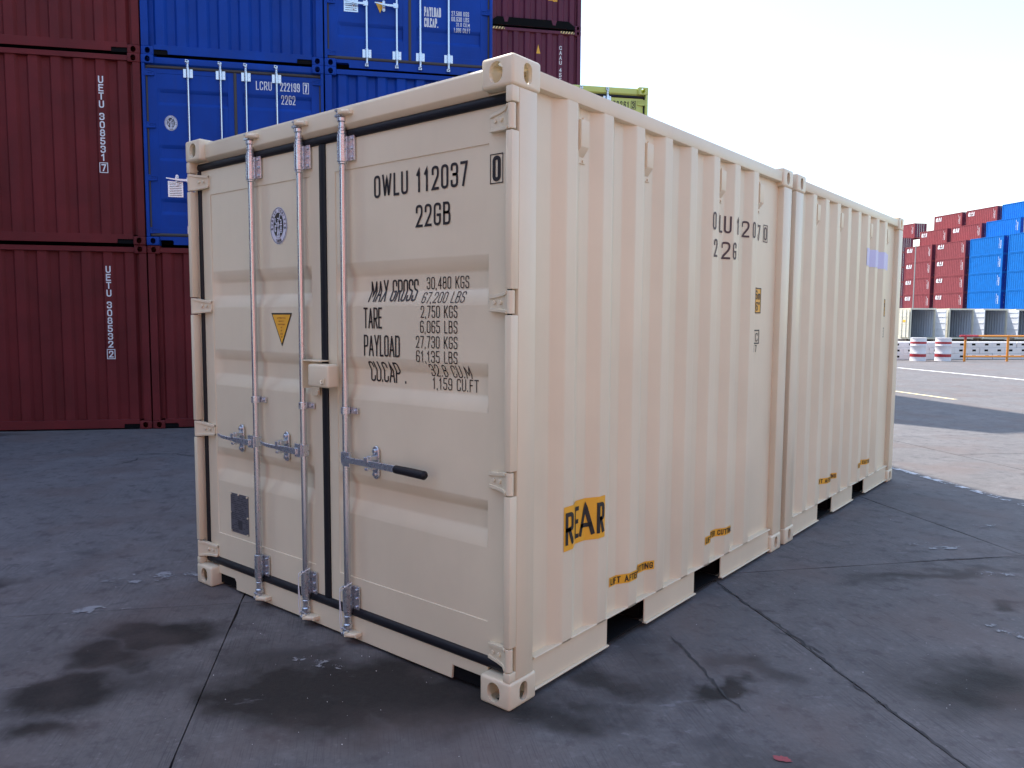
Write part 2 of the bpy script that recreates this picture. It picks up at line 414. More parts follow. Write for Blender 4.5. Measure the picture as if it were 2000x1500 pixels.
def rails(mat, LL, pockets=(), HH=H):
    out = []
    for right in (0, 1):
        b = MB(W/2); X = (lambda u: W-u) if right else (lambda u: u)
        def bx(m_, u0, u1, *a): x0, x1 = sorted((X(u0), X(u1))); m_.box(x0, x1, *a)
        bx(b, .008, .068, .1781, LL-.1781, HH-.094, HH-.026); out.append(('top_rail', b.mesh('rail', mat, bev=.006), None))
        b = MB(W/2); segs = []; y = .1781
        for a, c in pockets: segs.append((y, a)); y = c
        segs.append((y, LL-.1781))
        bx(b, .010, .050, .1781, LL-.1781, .160, .1685)
        for a, c in segs:
            bx(b, .022, .030, a, c, .030, .1599)
            bx(b, .008, .060, a, c, .022, .0299)
        out.append(('bottom_rail', b.mesh('rail', mat, bev=.002, seg=1), None))
        if pockets:
            b = MB(W/2)
            for a, c in pockets:
                bx(b, .032, W-.032, a+.004, c-.004, .024, .034); bx(b, .032, .9, a, a+.004, .024, .16)
                bx(b, .032, .9, c-.004, c, .024, .16); bx(b, .9, .91, a, c, .024, .16)
            if not right: out.append(('forklift_pocket', b.mesh('pocket', DARK), None))
    b = MB(W/2); b.box(.05, W-.05, .14, LL-.14, .161, .175); y = .20
    for a, c in list(pockets)+[(LL-.2, LL)]: b.box(.062, W-.062, y, a-.01, .036, .1605); y = c+.01  # solid near-black fill below the floor stands for underside shade
    out.append(('floor', b.mesh('floor', DARK), None)); return out
def corr_front(mat, LL_y=.035, n=8, dep=.045, z0=.14, z1=2.50, HH=H):
    u0, u1 = .10, W-.10; p = (u1-u0)/n; b = MB(W/2); us = [(u0-.02, LL_y+dep)]
    for k in range(n):
        a = u0+k*p; us += [(a+p*.20, LL_y+dep), (a+p*.33, LL_y), (a+p*.72, LL_y), (a+p*.85, LL_y+dep)]
    us.append((u1+.02, LL_y+dep)); m_ = len(us)
    b.add([(u, y, z) for z in (z0, z1) for u, y in us], [(i, i+1, m_+i+1, m_+i) for i in range(m_-1)])
    return b.mesh('front', mat, fixn=False), us
def prof_fn(us, off=.003):
    def y(u):
        for (a, ya), (b2, yb) in zip(us, us[1:]):
            if a <= u <= b2: return ya+(yb-ya)*(u-a)/max(1e-6, b2-a)
        return us[0][1]
    return lambda u, v: (u, y(u)-off, v)
def back_wall(mat, LL, HH=H):
    b = MB(W/2); b.box(.10, W-.10, LL-.06, LL-.04, .16, HH-.10); b.box(.1621, W-.1621, LL-.12, LL-.01, .02, .159); b.box(.1621, W-.1621, LL-.12, LL-.01, HH-.11, HH-.02)
    return ('end_wall', b.mesh('end_wall', mat), None)
def header_mesh(mat, HH=H, z0=None, y0=.030):
    b = MB(W/2); z0 = z0 or 2.464
    b.prism([(y0+.026, z0), (y0, z0+.022), (y0, HH-.034), (y0+.012, HH-.020), (.15, HH-.020), (.15, z0)], 0, .1621, W-.1621)
    b.box(.05, .1620, .052, .15, z0, HH-.119); b.box(W-.1620, W-.05, .052, .15, z0, HH-.119)
    return b.mesh('header', mat, bev=.004)
def rod_parts(u, keep, z0=.054, z1=2.535, handle=None, flange=1, wire=False, lod=0):
    Y = .026; N = 8 if lod else 14
    b = MB(W/2); b.tube([(u, Y, .29), (u, Y, 2.30)], .0160, N)
    sub = []
    for zc, s in ((2.375, 1), (.225, -1)):           # housings with bolt flange
        h = MB(W/2); z_a, z_b = zc-.062, zc+.062
        h.tube([(u, Y, z_a-.010), (u, Y, z_a-.0005), (u, Y, z_a), (u, Y, z_b)], [.0205, .0205, .0245, .0245], N)
        h.box(u, u+.062, YD-.016, YD-.006, z_a+.006, z_b-.004)
        if lod: h.box(u-.062, u, YD-.016, YD-.006, z_a+.006, z_b-.004)
        for q in (-.042, 0, .042): h.tube([(u+.046, YD-.016, zc+q), (u+.046, YD-.024, zc+q)], .007, 8)
        sub.append(('rod_bracket', h.mesh('bracket', ZINC, bev=.0015, seg=1) if not lod else h.mesh('bracket', ZINC, smooth=True), None))
        c = MB(W/2)
        ze = zc+s*.062; zt = z1 if s > 0 else z0
        c.tube([(u, Y, ze+s*.0005), (u, Y, ze+s*.016), (u, Y, ze+s*.0165), (u, Y, zt-s*.040), (u, Y, zt-s*.0395), (u, Y, zt-s*.02)], [.0215, .0215, .0175, .0165, .0225, .0225], N)
        c.tube([(u, Y, ze+s*.028), (u, Y, ze+s*.036)], .0205, N)
        c.box(u-.030, u+.012, Y-.022, Y+.012, zt-.018, zt-.006)
        c.box(u-.030, u+.006, Y-.020, Y+.010, zt+.008, zt+.018)
        c.tube([(u-.022, Y-.006, zt-.02), (u-.022, Y-.006, zt+.022)], .0085, 8)
        c.box(u+.004, u+.020, Y-.016, Y+.012, zt-.018, zt+.012)
        sub.append(('locking_cam', c.mesh('cam', ZINC, bev=.002, seg=1), None))
        if keep is not None:
            k = MB(W/2)
            k.box(u+.008, u+.075, .012, .031 if s > 0 else .0515, zt-.014, zt+.006); k.tube([(u+.020, -.004, zt-.012), (u+.020, -.004, zt+.012)], .010, 10)
            k.tube([(u+.020, -.004, zt-.003), (u+.050, .012, zt-.003), (u+.07, .03, zt-.003)], [.011, .012, .012], 8)
            sub.append(('cam_keeper', k.mesh('keeper', keep, bev=.002, seg=1), None))
    g = MB(W/2); g.tube([(u, Y, 1.128), (u, Y, 1.162)], .0225, N); g.box(u, u+.062, YD-.014, YD-.006, 1.130, 1.160); g.tube([(u+.044, YD-.014, 1.145), (u+.044, YD-.022, 1.145)], .008, 8)
    sub.append(('rod_guide', g.mesh('guide', ZINC, bev=.001, seg=1), None))
    if handle:
        kind, s = handle; hm = MB(W/2); zc = .914
        hm.box(u-.004 if s > 0 else u-.050, u+.050 if s > 0 else u+.004, .004, .010, zc-.034, zc+.034)
        hm.box(u-.020, u+.020, .0101, .044, zc-.026, zc+.030)
        ln = .19 if kind == 'short' else .245
        P = [(u+s*.03, .004, zc), (u+s*.12, .003, zc), (u+s*ln, .000, zc-.004)]
        def bar(PP, hh, th, zz=0):
            vs = []
            for (x, y, z), h2 in zip(PP, hh): vs += [(x, y-th, z-h2), (x, y-th, z+h2), (x, y, z+h2), (x, y, z-h2)]
            n = len(PP); hm.add(vs, [(4*k+j, 4*k+(j+1) % 4, 4*k+4+(j+1) % 4, 4*k+4+j) for k in range(n-1) for j in range(4)]+[(3, 2, 1, 0), (4*n-4, 4*n-3, 4*n-2, 4*n-1)])
        if kind == 'short':
            P = [(u-.03, .004, zc-.006), (u-.13, .004, zc-.004), (u-.20, -.004, zc), (u-.26, -.018, zc+.006), (u-.315, -.014, zc+.014)]
            bar(P, [.016, .015, .010, .009, .007], .009)
        else:
            P = [(u+.03, .004, zc), (u+.14, .002, zc), (u+.26, .000, zc+.001), (u+.40, -.004, zc+.001)]
            bar(P, [.014, .014, .015, .016], .009)
        sub.append(('handle', hm.mesh('handle', ZINC, bev=.0012, seg=1), None))
        if kind == 'long':
            gm = MB(W/2); gm.tube([(u+.384, -.009, zc+.001), (u+.391, -.0095, zc+.001), (u+.48, -.011, zc), (u+.578, -.013, zc-.002), (u+.589, -.0135, zc-.002)], [.010, .0185, .0195, .0195, .010], 14)
            sub.append(('handle_grip', gm.mesh('grip', RUBBER, smooth=True), None))
        ue = u-.185 if kind == 'short' else u+.188
        pl = MB(W/2); n = 10; r = .021; oval = [(ue+r*math.cos(math.pi*i/n), zc+.055+r*math.sin(math.pi*i/n)) for i in range(n+1)]+[(ue-r*math.cos(math.pi*i/n), zc-.060-r*math.sin(math.pi*i/n)) for i in range(n+1)]
        pl.prism(oval, 1, YD-.012, YD-.002)
        for q in (.052, -.057): pl.tube([(ue, YD-.012, zc+q), (ue, YD-.024, zc+q)], .012, 10)
        pl.box(ue-.014, ue+.014, .006, YD-.0121, zc+.012, zc+.034); pl.box(ue-.014, ue+.014, -.012, .006, zc+.006, zc+.030); pl.box(ue-.012, ue+.012, -.010, YD-.0121, zc-.032, zc-.020)
        sub.append(('handle_catch', pl.mesh('catch', ZINC, bev=.002, seg=1), None))
    if wire:
        wm = MB(W/2); wm.tube([(u+.030, .03, .305), (u+.012, -.002, .285), (u-.022, -.006, .255), (u-.030, .0, .19), (u-.033, .002, .11), (u-.026, .0, .055), (u-.018, .004, .11), (u-.024, -.002, .2), (u-.030, .002, .27), (u-.010, .045, .30)], .0022, 6)
        sub.append(('seal_wire', wm.mesh('wire', WHITEINK, smooth=True), None))
    return ('locking_rod', b.mesh('rod', STEEL, smooth=True), sub)
def gasket_parts(mat, um0, um1, ul=(.0385, .067), top=(2.424, 2.466), bot=(.127, .173), roundr=.016):
    def strip(x0, x1, z0, z1, vertical):
        b = MB(W/2)
        if vertical:
            hw = (x1-x0)/2; xc = (x0+x1)/2
            b.prism([(xc-hw, YD+.02), (xc-hw, YD-.006), (xc-hw*.5, YD-.013), (xc+hw*.5, YD-.013), (xc+hw, YD-.006), (xc+hw, YD+.02)], 2, z0, z1)
        else:
            zc = (z0+z1)/2; hw = (z1-z0)/2; n = 8
            b.prism([(YD+.02, zc-hw)]+[(YD-.002-hw*.75*math.sin(math.pi*i/n), zc-hw*math.cos(math.pi*i/n)) for i in range(n+1)]+[(YD+.02, zc+hw)], 0, x0, x1)
        return b.mesh('gasket', mat, smooth=True, angle=50)
    return [('door_gasket', strip(.050, W-.050, top[0], top[1], 0), None), ('door_gasket', strip(.050, W-.050, bot[0], bot[1], 0), None),
            ('door_gasket', strip(ul[0], ul[1], bot[1]+.001, top[0]-.001, 1), None), ('door_gasket', strip(W-ul[1], W-ul[0], bot[1]+.001, top[0]-.001, 1), None),
            ('door_gasket', strip(um0, um1, bot[1]+.001, top[0]-.001, 1), None)]

# ------------------------------------------------------------------ emblem
def ell(cx, cz, a, b, n=40): return [Vector((cx+a*math.cos(2*math.pi*i/n), cz+b*math.sin(2*math.pi*i/n))) for i in range(n)]
def emblem(cx, cz, a, b, y, lod=0):
    out = []
    fl = lambda off: (lambda u, v: (u, y-off, v))
    e = MB(W/2); e.add([fl(.0016)(*p) for p in ell(cx, cz, a, b)], [tuple(range(40))[::-1]]); out.append(('class_emblem', e.mesh('emblem', PAPER, fixn=False)))
    k = MB(W/2); ribbon(k, ell(cx, cz, a*.93, b*.95), True, a*.018, fl(.003), 1)
    k.add([fl(.003)(*p) for p in ell(cx, cz+b*.02, a*.58, b*.68)], [tuple(range(40))[::-1]])
    if not lod:
        s = 'BUREAU VERITAS'
        for i, c in enumerate(s):
            if c == ' ': continue
            th = R(190-(200/(len(s)-1))*i); px = cx+a*.76*math.cos(th); pz = cz+b*.82*math.sin(th)
            ta = math.atan2(math.cos(th)*b, -math.sin(th)*a)+math.pi
            ca, sa = math.cos(ta), math.sin(ta)
            text(k, c, -.0055, .0055, -.007, .007, (lambda u, v, px=px, pz=pz, ca=ca, sa=sa: (px+u*ca-v*sa, y-.003, pz+u*sa+v*ca)), .2, 0, 1)
        for i, c in enumerate('1828'):
            th = R(252+12*i); px = cx+a*.76*math.cos(th); pz = cz+b*.82*math.sin(th)
            text(k, c, -.0055, .0055, -.008, .008, (lambda u, v, px=px, pz=pz: (px+u, y-.003, pz+v)), .2, 0, 1)
        f = MB(W/2)                                    # pale figure with raised torch, anchor, scales
        def st(pts, hw): ribbon(f, [Vector((cx+p[0]*a, cz+p[1]*b)) for p in pts], False, hw*a, fl(.0042), 1)
        st([(-.02, .30), (.0, .12), (-.02, -.12), (-.08, -.50)], .075); st([(.0, -.05), (.10, -.35), (.12, -.5)], .07)
        st([(.0, .22), (.14, .38), (.22, .55)], .04); st([(.20, .50), (.26, .62)], .07); st([(-.03, .24), (-.2, .1), (-.34, .18)], .04)
        st([(-.02, .36), (-.02, .42)], .08); st([(-.36, .42), (-.36, .22), (-.26, .15)], .05); st([(-.42, 0), (-.18, 0)], .05); st([(.16, .04), (.44, .04)], .05)
        st([(-.36, -.06), (-.38, -.25), (-.26, -.3)], .06); st([(.2, .3), (.34, .3), (.36, .14), (.24, .14)], .035)
        for q in range(4): st([(.2, -.08-.09*q), (.42, -.10-.09*q)], .035)
        st([(-.22, -.56), (.22, -.56)], .05); st([(-.14, -.62), (.14, -.62)], .04)
        out.append(('emblem_figure', f.mesh('fig', PAPER, fixn=False)))
    out.append(('emblem_print', k.mesh('print', INK, fixn=False)))
    return (out[0][0], out[0][1], [(n_, m_, None) for n_, m_ in out[1:]])
def warn_triangle(u0, u1, zt, zb, y, up_=False, lod=0):
    uc = (u0+u1)/2
    def tri(k, off, mat, nm):
        cz = zt-(zt-zb)*.36; P = [(u0, zt), (u1, zt), (uc, zb)]
        P = [(uc+(p[0]-uc)*k, cz+(p[1]-cz)*k) for p in P]
        b = MB(W/2); b.add([(p[0], y-off, p[1]) for p in P], [(0, 2, 1)]); return b.mesh(nm, mat, fixn=False)
    subs = [('sticker_border', tri(1, .0016, INK, 't'), None)]
    if not lod:
        b = MB(W/2)
        for i, (s, wd) in enumerate((('ATTENTION', .075), ('HEAVY', .045), ('CONTAINER', .058), ('NO', .012), ('TOP', .014), ('LOAD', .022), ('TIR', .014))):
            z = zt-.024-i*.0165; text(b, s, uc-wd/2, uc+wd/2, z-.006, z+.001, lambda u, v: (u, y-.0042, v), .2, .15, 1)
        subs.append(('sticker_print', b.mesh('p', REDINK, fixn=False), None))
    return ('warning_sticker', tri(.86, .0030, AMBER, 'tri'), subs)

# ------------------------------------------------------------------ the two beige ten-foot containers
POCK = [(.765, 1.121), (1.690, 2.045)]
def lettering(name, mat, items, fn, t=.10, sub=None):
    out = []
    for it in items:
        b = MB(W/2); text(b, it[0], it[1], it[2], it[3], it[4], fn, it[5] if len(it) > 5 else t, it[6] if len(it) > 6 else .13)
        out.append((name, b.mesh('lettering', mat, fixn=False), sub))
    return out
def side_fn(LL, right=True, off=.0024):
    return (lambda u, v: (W-side_prof(u, LL)+off, u, v)) if right else (lambda u, v: (side_prof(u, LL)-off, u, v))
def side_markings(full):
    f1 = side_fn(L); f2 = side_fn(L, off=.0044); out = []
    def sticker(nm, u0, u1, v0, v1, mat, lines, ink=INK, t=.16, border=False):
        b = MB(W/2); patch(b, u0, u1, v0, v1, f1, .004, .06); sub = []
        k = MB(W/2)
        for (s, a, c, z0, z1) in lines: text(k, s, a, c, z0, z1, f2, t, .12, .008)
        if border: frame(k, u0, u1, v0, v1, .007, f2)
        if lines or border: sub.append(('sticker_print', k.mesh('p', ink, fixn=False), None))
        out.append((nm, b.mesh('s', mat, fixn=False), sub))
    if full:
        k = MB(W/2)
        for c, a, e in (('O', 1.785, 1.828), ('W', 1.862, 1.925), ('L', 1.945, 1.985), ('U', 2.003, 2.052), ('1', 2.112, 2.140), ('1', 2.160, 2.190), ('2', 2.268, 2.325), ('0', 2.350, 2.392), ('3', 2.428, 2.470), ('7', 2.512, 2.556)):
            text(k, c, a, e, 2.095, 2.194, f1, .12, .1, .006)
        for c, a, e in (('2', 1.806, 1.848), ('2', 1.985, 2.048), ('G', 2.066, 2.110), ('B', 2.158, 2.196)): text(k, c, a, e, 1.945, 2.046, f1, .12, .1, .006)
        text(k, '0', 2.620, 2.664, 2.105, 2.190, f1, .13, .1, .006); frame(k, 2.606, 2.678, 2.092, 2.203, .006, f1, .01)
        out.append(('identification_lettering', k.mesh('p', WINEINK, fixn=False), None))
        sticker('orientation_sticker', .377, .706, .575, .772, AMBER, [('R', .388, .452, .600, .745), ('E', .497, .540, .600, .745), ('A', .545, .635, .600, .745), ('R', .645, .699, .600, .745)], t=.135)
    else:
        sticker('masking_sticker', 1.785, 2.625, 2.070, 2.222, LILAC, [])
    sticker('lifting_sticker', .812, 1.205, .292, .338, AMBER, [('LIFT AFTER CUTTING', .822, 1.196, .299, .331)], t=.17)
    sticker('lifting_sticker', 1.790, 2.165, .287, .333, AMBER, [('LIFT AFTER CUTTING', 1.800, 2.156, .294, .326)], t=.17)
    sticker('height_sticker', 2.430, 2.596, 1.634, 1.796, AMBER, [('2.6m', 2.448, 2.582, 1.722, 1.780), ('8\'6"', 2.455, 2.575, 1.650, 1.706)], t=.13, border=True)
    k = MB(W/2); frame(k, 2.500, 2.590, 1.437, 1.528, .008, f1, .006); text(k, 'C', 2.528, 2.566, 1.452, 1.508, f1, .13); text(k, '17', 2.495, 2.555, 1.385, 1.430, f1, .14)
    out.append(('approval_mark', k.mesh('p', INK, fixn=False), None))
    return out
def vents(right, mat=BEIGE):
    out = []
    for e in (.448, 1.0125, 1.859, 2.4235):
        b = MB(W/2); y0 = e+.016; yb = side_prof(e+.10, L); x = (lambda t: W-t) if right else (lambda t: t)
        b.box(*sorted((x(.046), x(.040))), y0, y0+.088, 2.262, 2.463)
        # hooded cover with a wedge at its foot
        b.prism([(x(.0399), 2.442), (x(.010), 2.438), (x(.010), 2.325), (x(.0399), 2.288)], 1, y0+.012, y0+.072)
        for z in (2.452, 2.273):
            for q in (.02, .066): b.tube([(x(.040), y0+q, z), (x(.034), y0+q, z)], .0065, 8)
        out.append(('vent_cover', b.mesh('vent', mat, bev=.0012, seg=1), None))
    return out
def beige_body(first):
    t = castings(BEIGE, L, H)
    t += [('side_panel', side_mesh(BEIGE, L, r), None) for r in (0, 1)] + rails(BEIGE, L, POCK) + [('roof', slab_roof(BEIGE, L), None)]
    t += [('corner_post', post_rear(BEIGE, r, L), None) for r in (0, 1)] + [back_wall(BEIGE, L)] + vents(0)+vents(1)
    # weld flashing where the panel meets the rail
    return t
tree = beige_body(True)
tree += [('corner_post', post_front(BEIGE, r), None) for r in (0, 1)]
tree += [('door_header', header_mesh(BEIGE), None), ('door_sill', sill_mesh(BEIGE), None), ('sill_recess', shade_block_mesh(), None), ('sill_recess', shade_block_mesh(r=1), None)]
LF = Leaf(.068, 1.172, .158, 1.093, TR); RT = Leaf(1.222, W-.068, 1.290, 2.266, TR)
tree += [('door', LF.mesh(BEIGE), [('hinge', hinge_mesh(BEIGE, 0, z), None) for z in HZ]), ('door', RT.mesh(BEIGE), [('hinge', hinge_mesh(BEIGE, 1, z), None) for z in HZ])]
tree += gasket_parts(RUBBER, 1.173, 1.221)
tree += [rod_parts(.626, BEIGE, handle=('short', -1)), rod_parts(1.053, BEIGE, handle=('short', -1), wire=True), rod_parts(1.390, BEIGE, handle=('long', 1), wire=True)]
# lock box over the door seam
b = MB(W/2); b.box(1.178, 1.338, -.036, .036, 1.252, 1.364)
tree.append(('lock_box', b.mesh('lockbox', BEIGE, bev=.012, seg=3), None))
b = MB(W/2); b.box(1.100, 1.240, -.012, YD-.012, 1.374, 1.380); b.box(1.100, 1.106, -.012, YD-.012, 1.238, 1.3745); b.box(1.1055, 1.165, YD-.018, YD-.012, 1.20, 1.376); b.tube([(1.150, .035, 1.215), (1.150, .050, 1.215)], .014, 12)
b.tube([(1.290, -.030, 1.290), (1.290, -.044, 1.284), (1.302, -.046, 1.272), (1.316, -.046, 1.278), (1.316, -.044, 1.300)], .004, 8)
tree.append(('lock_box_shroud', b.mesh('shroud', BEIGE, bev=.0015, seg=1), None))
f = RT.fn()
tree += (lettering('identification_lettering', INK, [('OWLU 112037', 1.569, 2.150, 2.133, 2.234), ('22GB', 1.843, 2.052, 1.983, 2.079)], f, .115))
b = MB(W/2); frame(b, 2.275, 2.343, 2.123, 2.240, .004, f); text(b, '0', 2.288, 2.331, 2.132, 2.232, f, .16)
tree.append(('check_digit_box', b.mesh('chk', INK, fixn=False), None))
rows = [('MAX GROSS', 1.509, 1.826, 1.663, 1.763, .085, .06), ('TARE', 1.487, 1.616, 1.540, 1.637, .085, .06), ('PAYLOAD', 1.487, 1.735, 1.411, 1.510, .085, .06), ('CU.CAP .', 1.500, 1.745, 1.290, 1.386, .085, .06),
        ('30,480 KGS', 1.877, 2.130, 1.715, 1.768), ('67,200 LBS', 1.868, 2.124, 1.654, 1.703), ('2,750 KGS', 1.871, 2.092, 1.590, 1.643), ('6,065 LBS', 1.867, 2.092, 1.524, 1.578),
        ('27,730 KGS', 1.840, 2.092, 1.458, 1.511), ('61,135 LBS', 1.841, 2.092, 1.394, 1.447), ('32.8 CU.M', 1.907, 2.150, 1.334, 1.388), ('1,159 CU.FT', 1.912, 2.185, 1.277, 1.330)]
tree += lettering('weight_lettering', INK, rows, f, .088)
tree.append(emblem(.816, 2.064, .076, .096, YD+.004))
tree.append(warn_triangle(.735, .920, 1.612, 1.436, YD+.004))
b = MB(W/2); b.box(.293, .474, YD+.0005, YD+.0035, .352, .580)
s = MB(W/2); random.seed(3)
for i in range(19):
    z = .566-i*.0112; x = .303
    while x < .452:
        wl = random.uniform(.008, .035)
        if random.random() > .3 and not (i > 11 and .365 < x < .41): s.box(x, min(x+wl, .466), YD-.0006, YD+.0004, z-.0028, z+.0018)
        x += wl+.006
s.box(.37, .41, YD-.0006, YD+.0004, .375, .43)
riv = MB(W/2)
for (x, z) in ((.30, .574), (.38, .577), (.467, .574), (.296, .466), (.471, .455), (.30, .358), (.467, .356)): riv.tube([(x, YD, z), (x, YD-.006, z)], .0055, 8)
tree.append(('data_plate', b.mesh('plate', PLATE), [('plate_print', s.mesh('ps', STAMP), None), ('plate_rivets', riv.mesh('pr', BEIGE, smooth=True), None)]))
tree += side_markings(True)
thing('shipping_container', tree, (-W/2, 0, 0), 0, 'beige ten foot container whose double doors face the camera in the foreground', 'container')
tree = beige_body(False) + [('corner_post', post_rear(BEIGE, r, .154), None) for r in (0, 1)]
fr, us = corr_front(BEIGE)
b = MB(W/2); b.box(.1621, W-.1621, .01, .12, .02, .159); e1 = b.mesh('sill', BEIGE, bev=.003)
b = MB(W/2); b.box(.1621, W-.1621, .01, .12, H-.11, H-.02); e2 = b.mesh('header', BEIGE, bev=.003)
tree += [('end_wall', fr, None), ('end_sill', e1, None), ('end_header', e2, None)] + side_markings(False)
thing('shipping_container', tree, (-W/2, L+.076, 0), 0, 'second beige container coupled behind the first, pale lilac sticker on its side', 'container')
b = MB()
for x in (-.081, -W+.081):
    for z in (.059, H-.059): b.box(x-.03, x+.03, L-.012, L+.088, z-.03, z+.03)
cp = new('container_coupler', b.mesh('coupler', ZINC, bev=.005)); cp['label'] = 'steel couplers in the narrow gap joining the two beige containers'; cp['category'] = 'coupler'

# ------------------------------------------------------------------ stacked twenty-foot containers
def ends_common(mat, HH=H, cut=True):
    return [('end_sill', sill_mesh(mat, cut, .14, .020, .010), None), ('sill_recess', shade_block_mesh(.024), None), ('sill_recess', shade_block_mesh(.024, 1), None)]
_tmpl = {}
def stack_tmpl(kind, mat, LL=6.058, HH=H, marks=()):
    t = castings(mat, LL, HH)
    t += [('side_panel', side_mesh(mat, LL, r, z1=HH-.08), None) for r in (0, 1)] + rails(mat, LL, (), HH)+[('roof', slab_roof(mat, LL, HH), None), back_wall(mat, LL, HH)]
    for r in (0, 1):
        b = MB(W/2); x = (W-.10, W-.004) if r else (.004, .10)
        if kind == 'front': b.box(x[0], x[1], .004, .15, .118, HH-.118)
        else:
            x2 = (W-.045, W-.004) if r else (.004, .045); b.box(*x2, .004, .0549, .118, HH-.118); b.box(x[0], x[1], .115, .15, .118, HH-.118); b.box(*x2, .055, .1149, .118, HH-.118)
        t.append(('corner_post', b.mesh('post', mat, bev=.005, seg=1), None))
        b = MB(W/2); b.box(x[0], x[1], LL-.15, LL-.004, .118, HH-.118); t.append(('corner_post', b.mesh('post', mat), None))
    if kind == 'front':
        fr, us = corr_front(mat, z1=HH-.09)
        b = MB(W/2); b.box(.1621, W-.1621, .012, .12, HH-.10, HH-.030); hd = b.mesh('header', mat, bev=.004, seg=1)
        t += [('end_wall', fr, None), ('end_header', hd, None)] + ends_common(mat)
        return t, us
    tr = TRB
    A, B = Leaf(.068, 1.198, .19, 1.12, tr, z0=.172, m0=.25, m1=2.36), Leaf(1.240, W-.068, 1.318, 2.26, tr, m0=.25, m1=2.36)
    rub = RUBBER if mat is LIME else OLDRUB
    t += [('door', A.mesh(mat), [('hinge', hinge_mesh(mat, 0, z), None) for z in HZ]), ('door', B.mesh(mat), [('hinge', hinge_mesh(mat, 1, z), None) for z in HZ])]
    t += gasket_parts(rub, 1.199, 1.239)
    t += [('end_header', header_mesh(mat), None), ('end_sill', sill_mesh(mat, True), None)]
    for i, u in enumerate((.60, 1.03, 1.37, 1.785)): t.append(rod_parts(u, None, lod=1, handle=('short', -1) if i in (0, 1) else None))
    return t, (A, B)
def vmark(us, u, z, s, chk, mat=WHITEINK, h=.105, wd=.065, pitch=.128):
    b = MB(W/2); f = prof_fn(us); v = vtext(b, s, u, z, h, wd, pitch, f, .17)
    if chk: v -= .03; text(b, chk, u-.03, u+.03, v-h, v, f, .17, 0, .03); frame(b, u-.055, u+.055, v-h-.022, v+.022, .010, f)
    return ('identification_lettering', b.mesh('p', mat, fixn=False), None)
def stand(kind, mat, s_, p_, z, label, marks=None, group='containers stacked in the wall behind', LL=6.058, HH=H, name='stacked_container', pre=None):
    key = (kind, mat.name, LL, HH)
    if key not in _tmpl: _tmpl[key] = stack_tmpl(kind, mat, LL, HH)
    t, info = _tmpl[key]; t = list(t)
    if marks: t += marks(info)
    pos = P0+FS*(s_+W/2+.006)+FP*p_; pos.z = z
    return thing(name, t, pos, G, label, 'container', group)
CW = 2.45
K1, K2, K3 = -CW, 0.0, CW
stand('front', MAROON, K1, 0, 0, 'maroon corrugated container at ground level on the far left, white UETU 308532 down it', lambda us: [vmark(us, 1.925, 2.295, 'UETU 308532', '2', h=.096, pitch=.1095)])
stand('front', MAROON, K1, .02, H, 'maroon container second from the ground on the far left, white UETU 308531 down it', lambda us: [vmark(us, 1.925, 2.27, 'UETU 308531', '7', h=.096, pitch=.1095)])
stand('front', MAROON, K1, 0, 2*H, 'maroon container third from the ground on the far left, cut off by the photo top')
stand('front', MAROON, K2, 0, 0, 'maroon ground-level container half hidden behind the left edge of the beige container')
def lcru(info):
    A, B = info; f = B.fn(.003); o = []
    o += (lettering('identification_lettering', WHITEINK, [('LCRU', 1.50, 1.715, 2.215, 2.335), ('222199', 1.83, 2.10, 2.215, 2.335), ('22G2', 1.84, 2.035, 2.04, 2.16)], f))
    b = MB(W/2); frame(b, 2.145, 2.225, 2.195, 2.35, .008, f); text(b, '7', 2.165, 2.205, 2.215, 2.33, f, .16); o.append(('check_digit_box', b.mesh('c', WHITEINK, fixn=False), None))
    o.append(emblem(.355, 1.695, .085, .105, YD+.004))
    b = MB(W/2); b.box(.29, .49, YD-.001, YD+.003, .68, .90); s2 = MB(W/2)
    for i in range(8): s2.box(.31, .47, YD-.002, YD-.0011, .70+i*.024, .708+i*.024)
    o.append(('data_plate', b.mesh('pl', ZINC), [('plate_print', s2.mesh('ps', STAMP), None)])); return o
stand('door', BLUE, K2, .02, H, 'blue container with closed doors lettered LCRU 222199, rising left of the beige one', lcru)
stand('front', BLUE, K2, 0, 2*H, 'plain blue corrugated container above the LCRU doors, at the top of the photo')
stand('front', MAROON, K3, 0, 0, 'maroon ground-level container hidden behind the beige container', None)
stand('front', BLUE, K3, .01, H, 'blue corrugated container just above the beige container roof, below the PAYLOAD doors')
def payl(info):
    A, B = info; f = B.fn(.003); o = []
    o += (lettering('weight_lettering', WHITEINK, [('PAYLOAD', 1.43, 1.675, .82, .955, .10, .07), ('CU.CAP.', 1.43, 1.63, .67, .80, .10, .07), ('27.500 KGS', 1.83, 2.09, .86, .925), ('60.630 LBS', 1.83, 2.09, .78, .845), ('31.0 CU.M', 1.90, 2.10, .71, .765), ('1.096 CU.FT', 1.865, 2.11, .63, .69)], f, .11))
    b = MB(W/2); text(b, 'TARE', 1.43, 1.57, 1.14, 1.27, f, .15); text(b, '2.980 KGS', 1.85, 2.09, 1.17, 1.235, f, .15); o.append(('weight_lettering', b.mesh('c', WHITEINK, fixn=False), None))
    o.append(warn_triangle(.715, .87, .975, .80, YD+.004, lod=1))
    b = MB(W/2); b.box(.28, .48, YD-.001, YD+.003, .80, 1.10); s2 = MB(W/2)
    for i in range(9): s2.box(.30, .46, YD-.002, YD-.0011, .82+i*.03, .828+i*.03)
    o.append(('data_plate', b.mesh('pl', ZINC), [('plate_print', s2.mesh('ps', STAMP), None)])); return o
stand('door', BLUE, K3, 0, 2*H, 'blue container with white PAYLOAD lettering on its doors at the top of the photo', payl)
K4 = 2*CW
stand('front', MAROON, K4, .02, 0, 'maroon ground-level container under the lime one, hidden by the beige container')
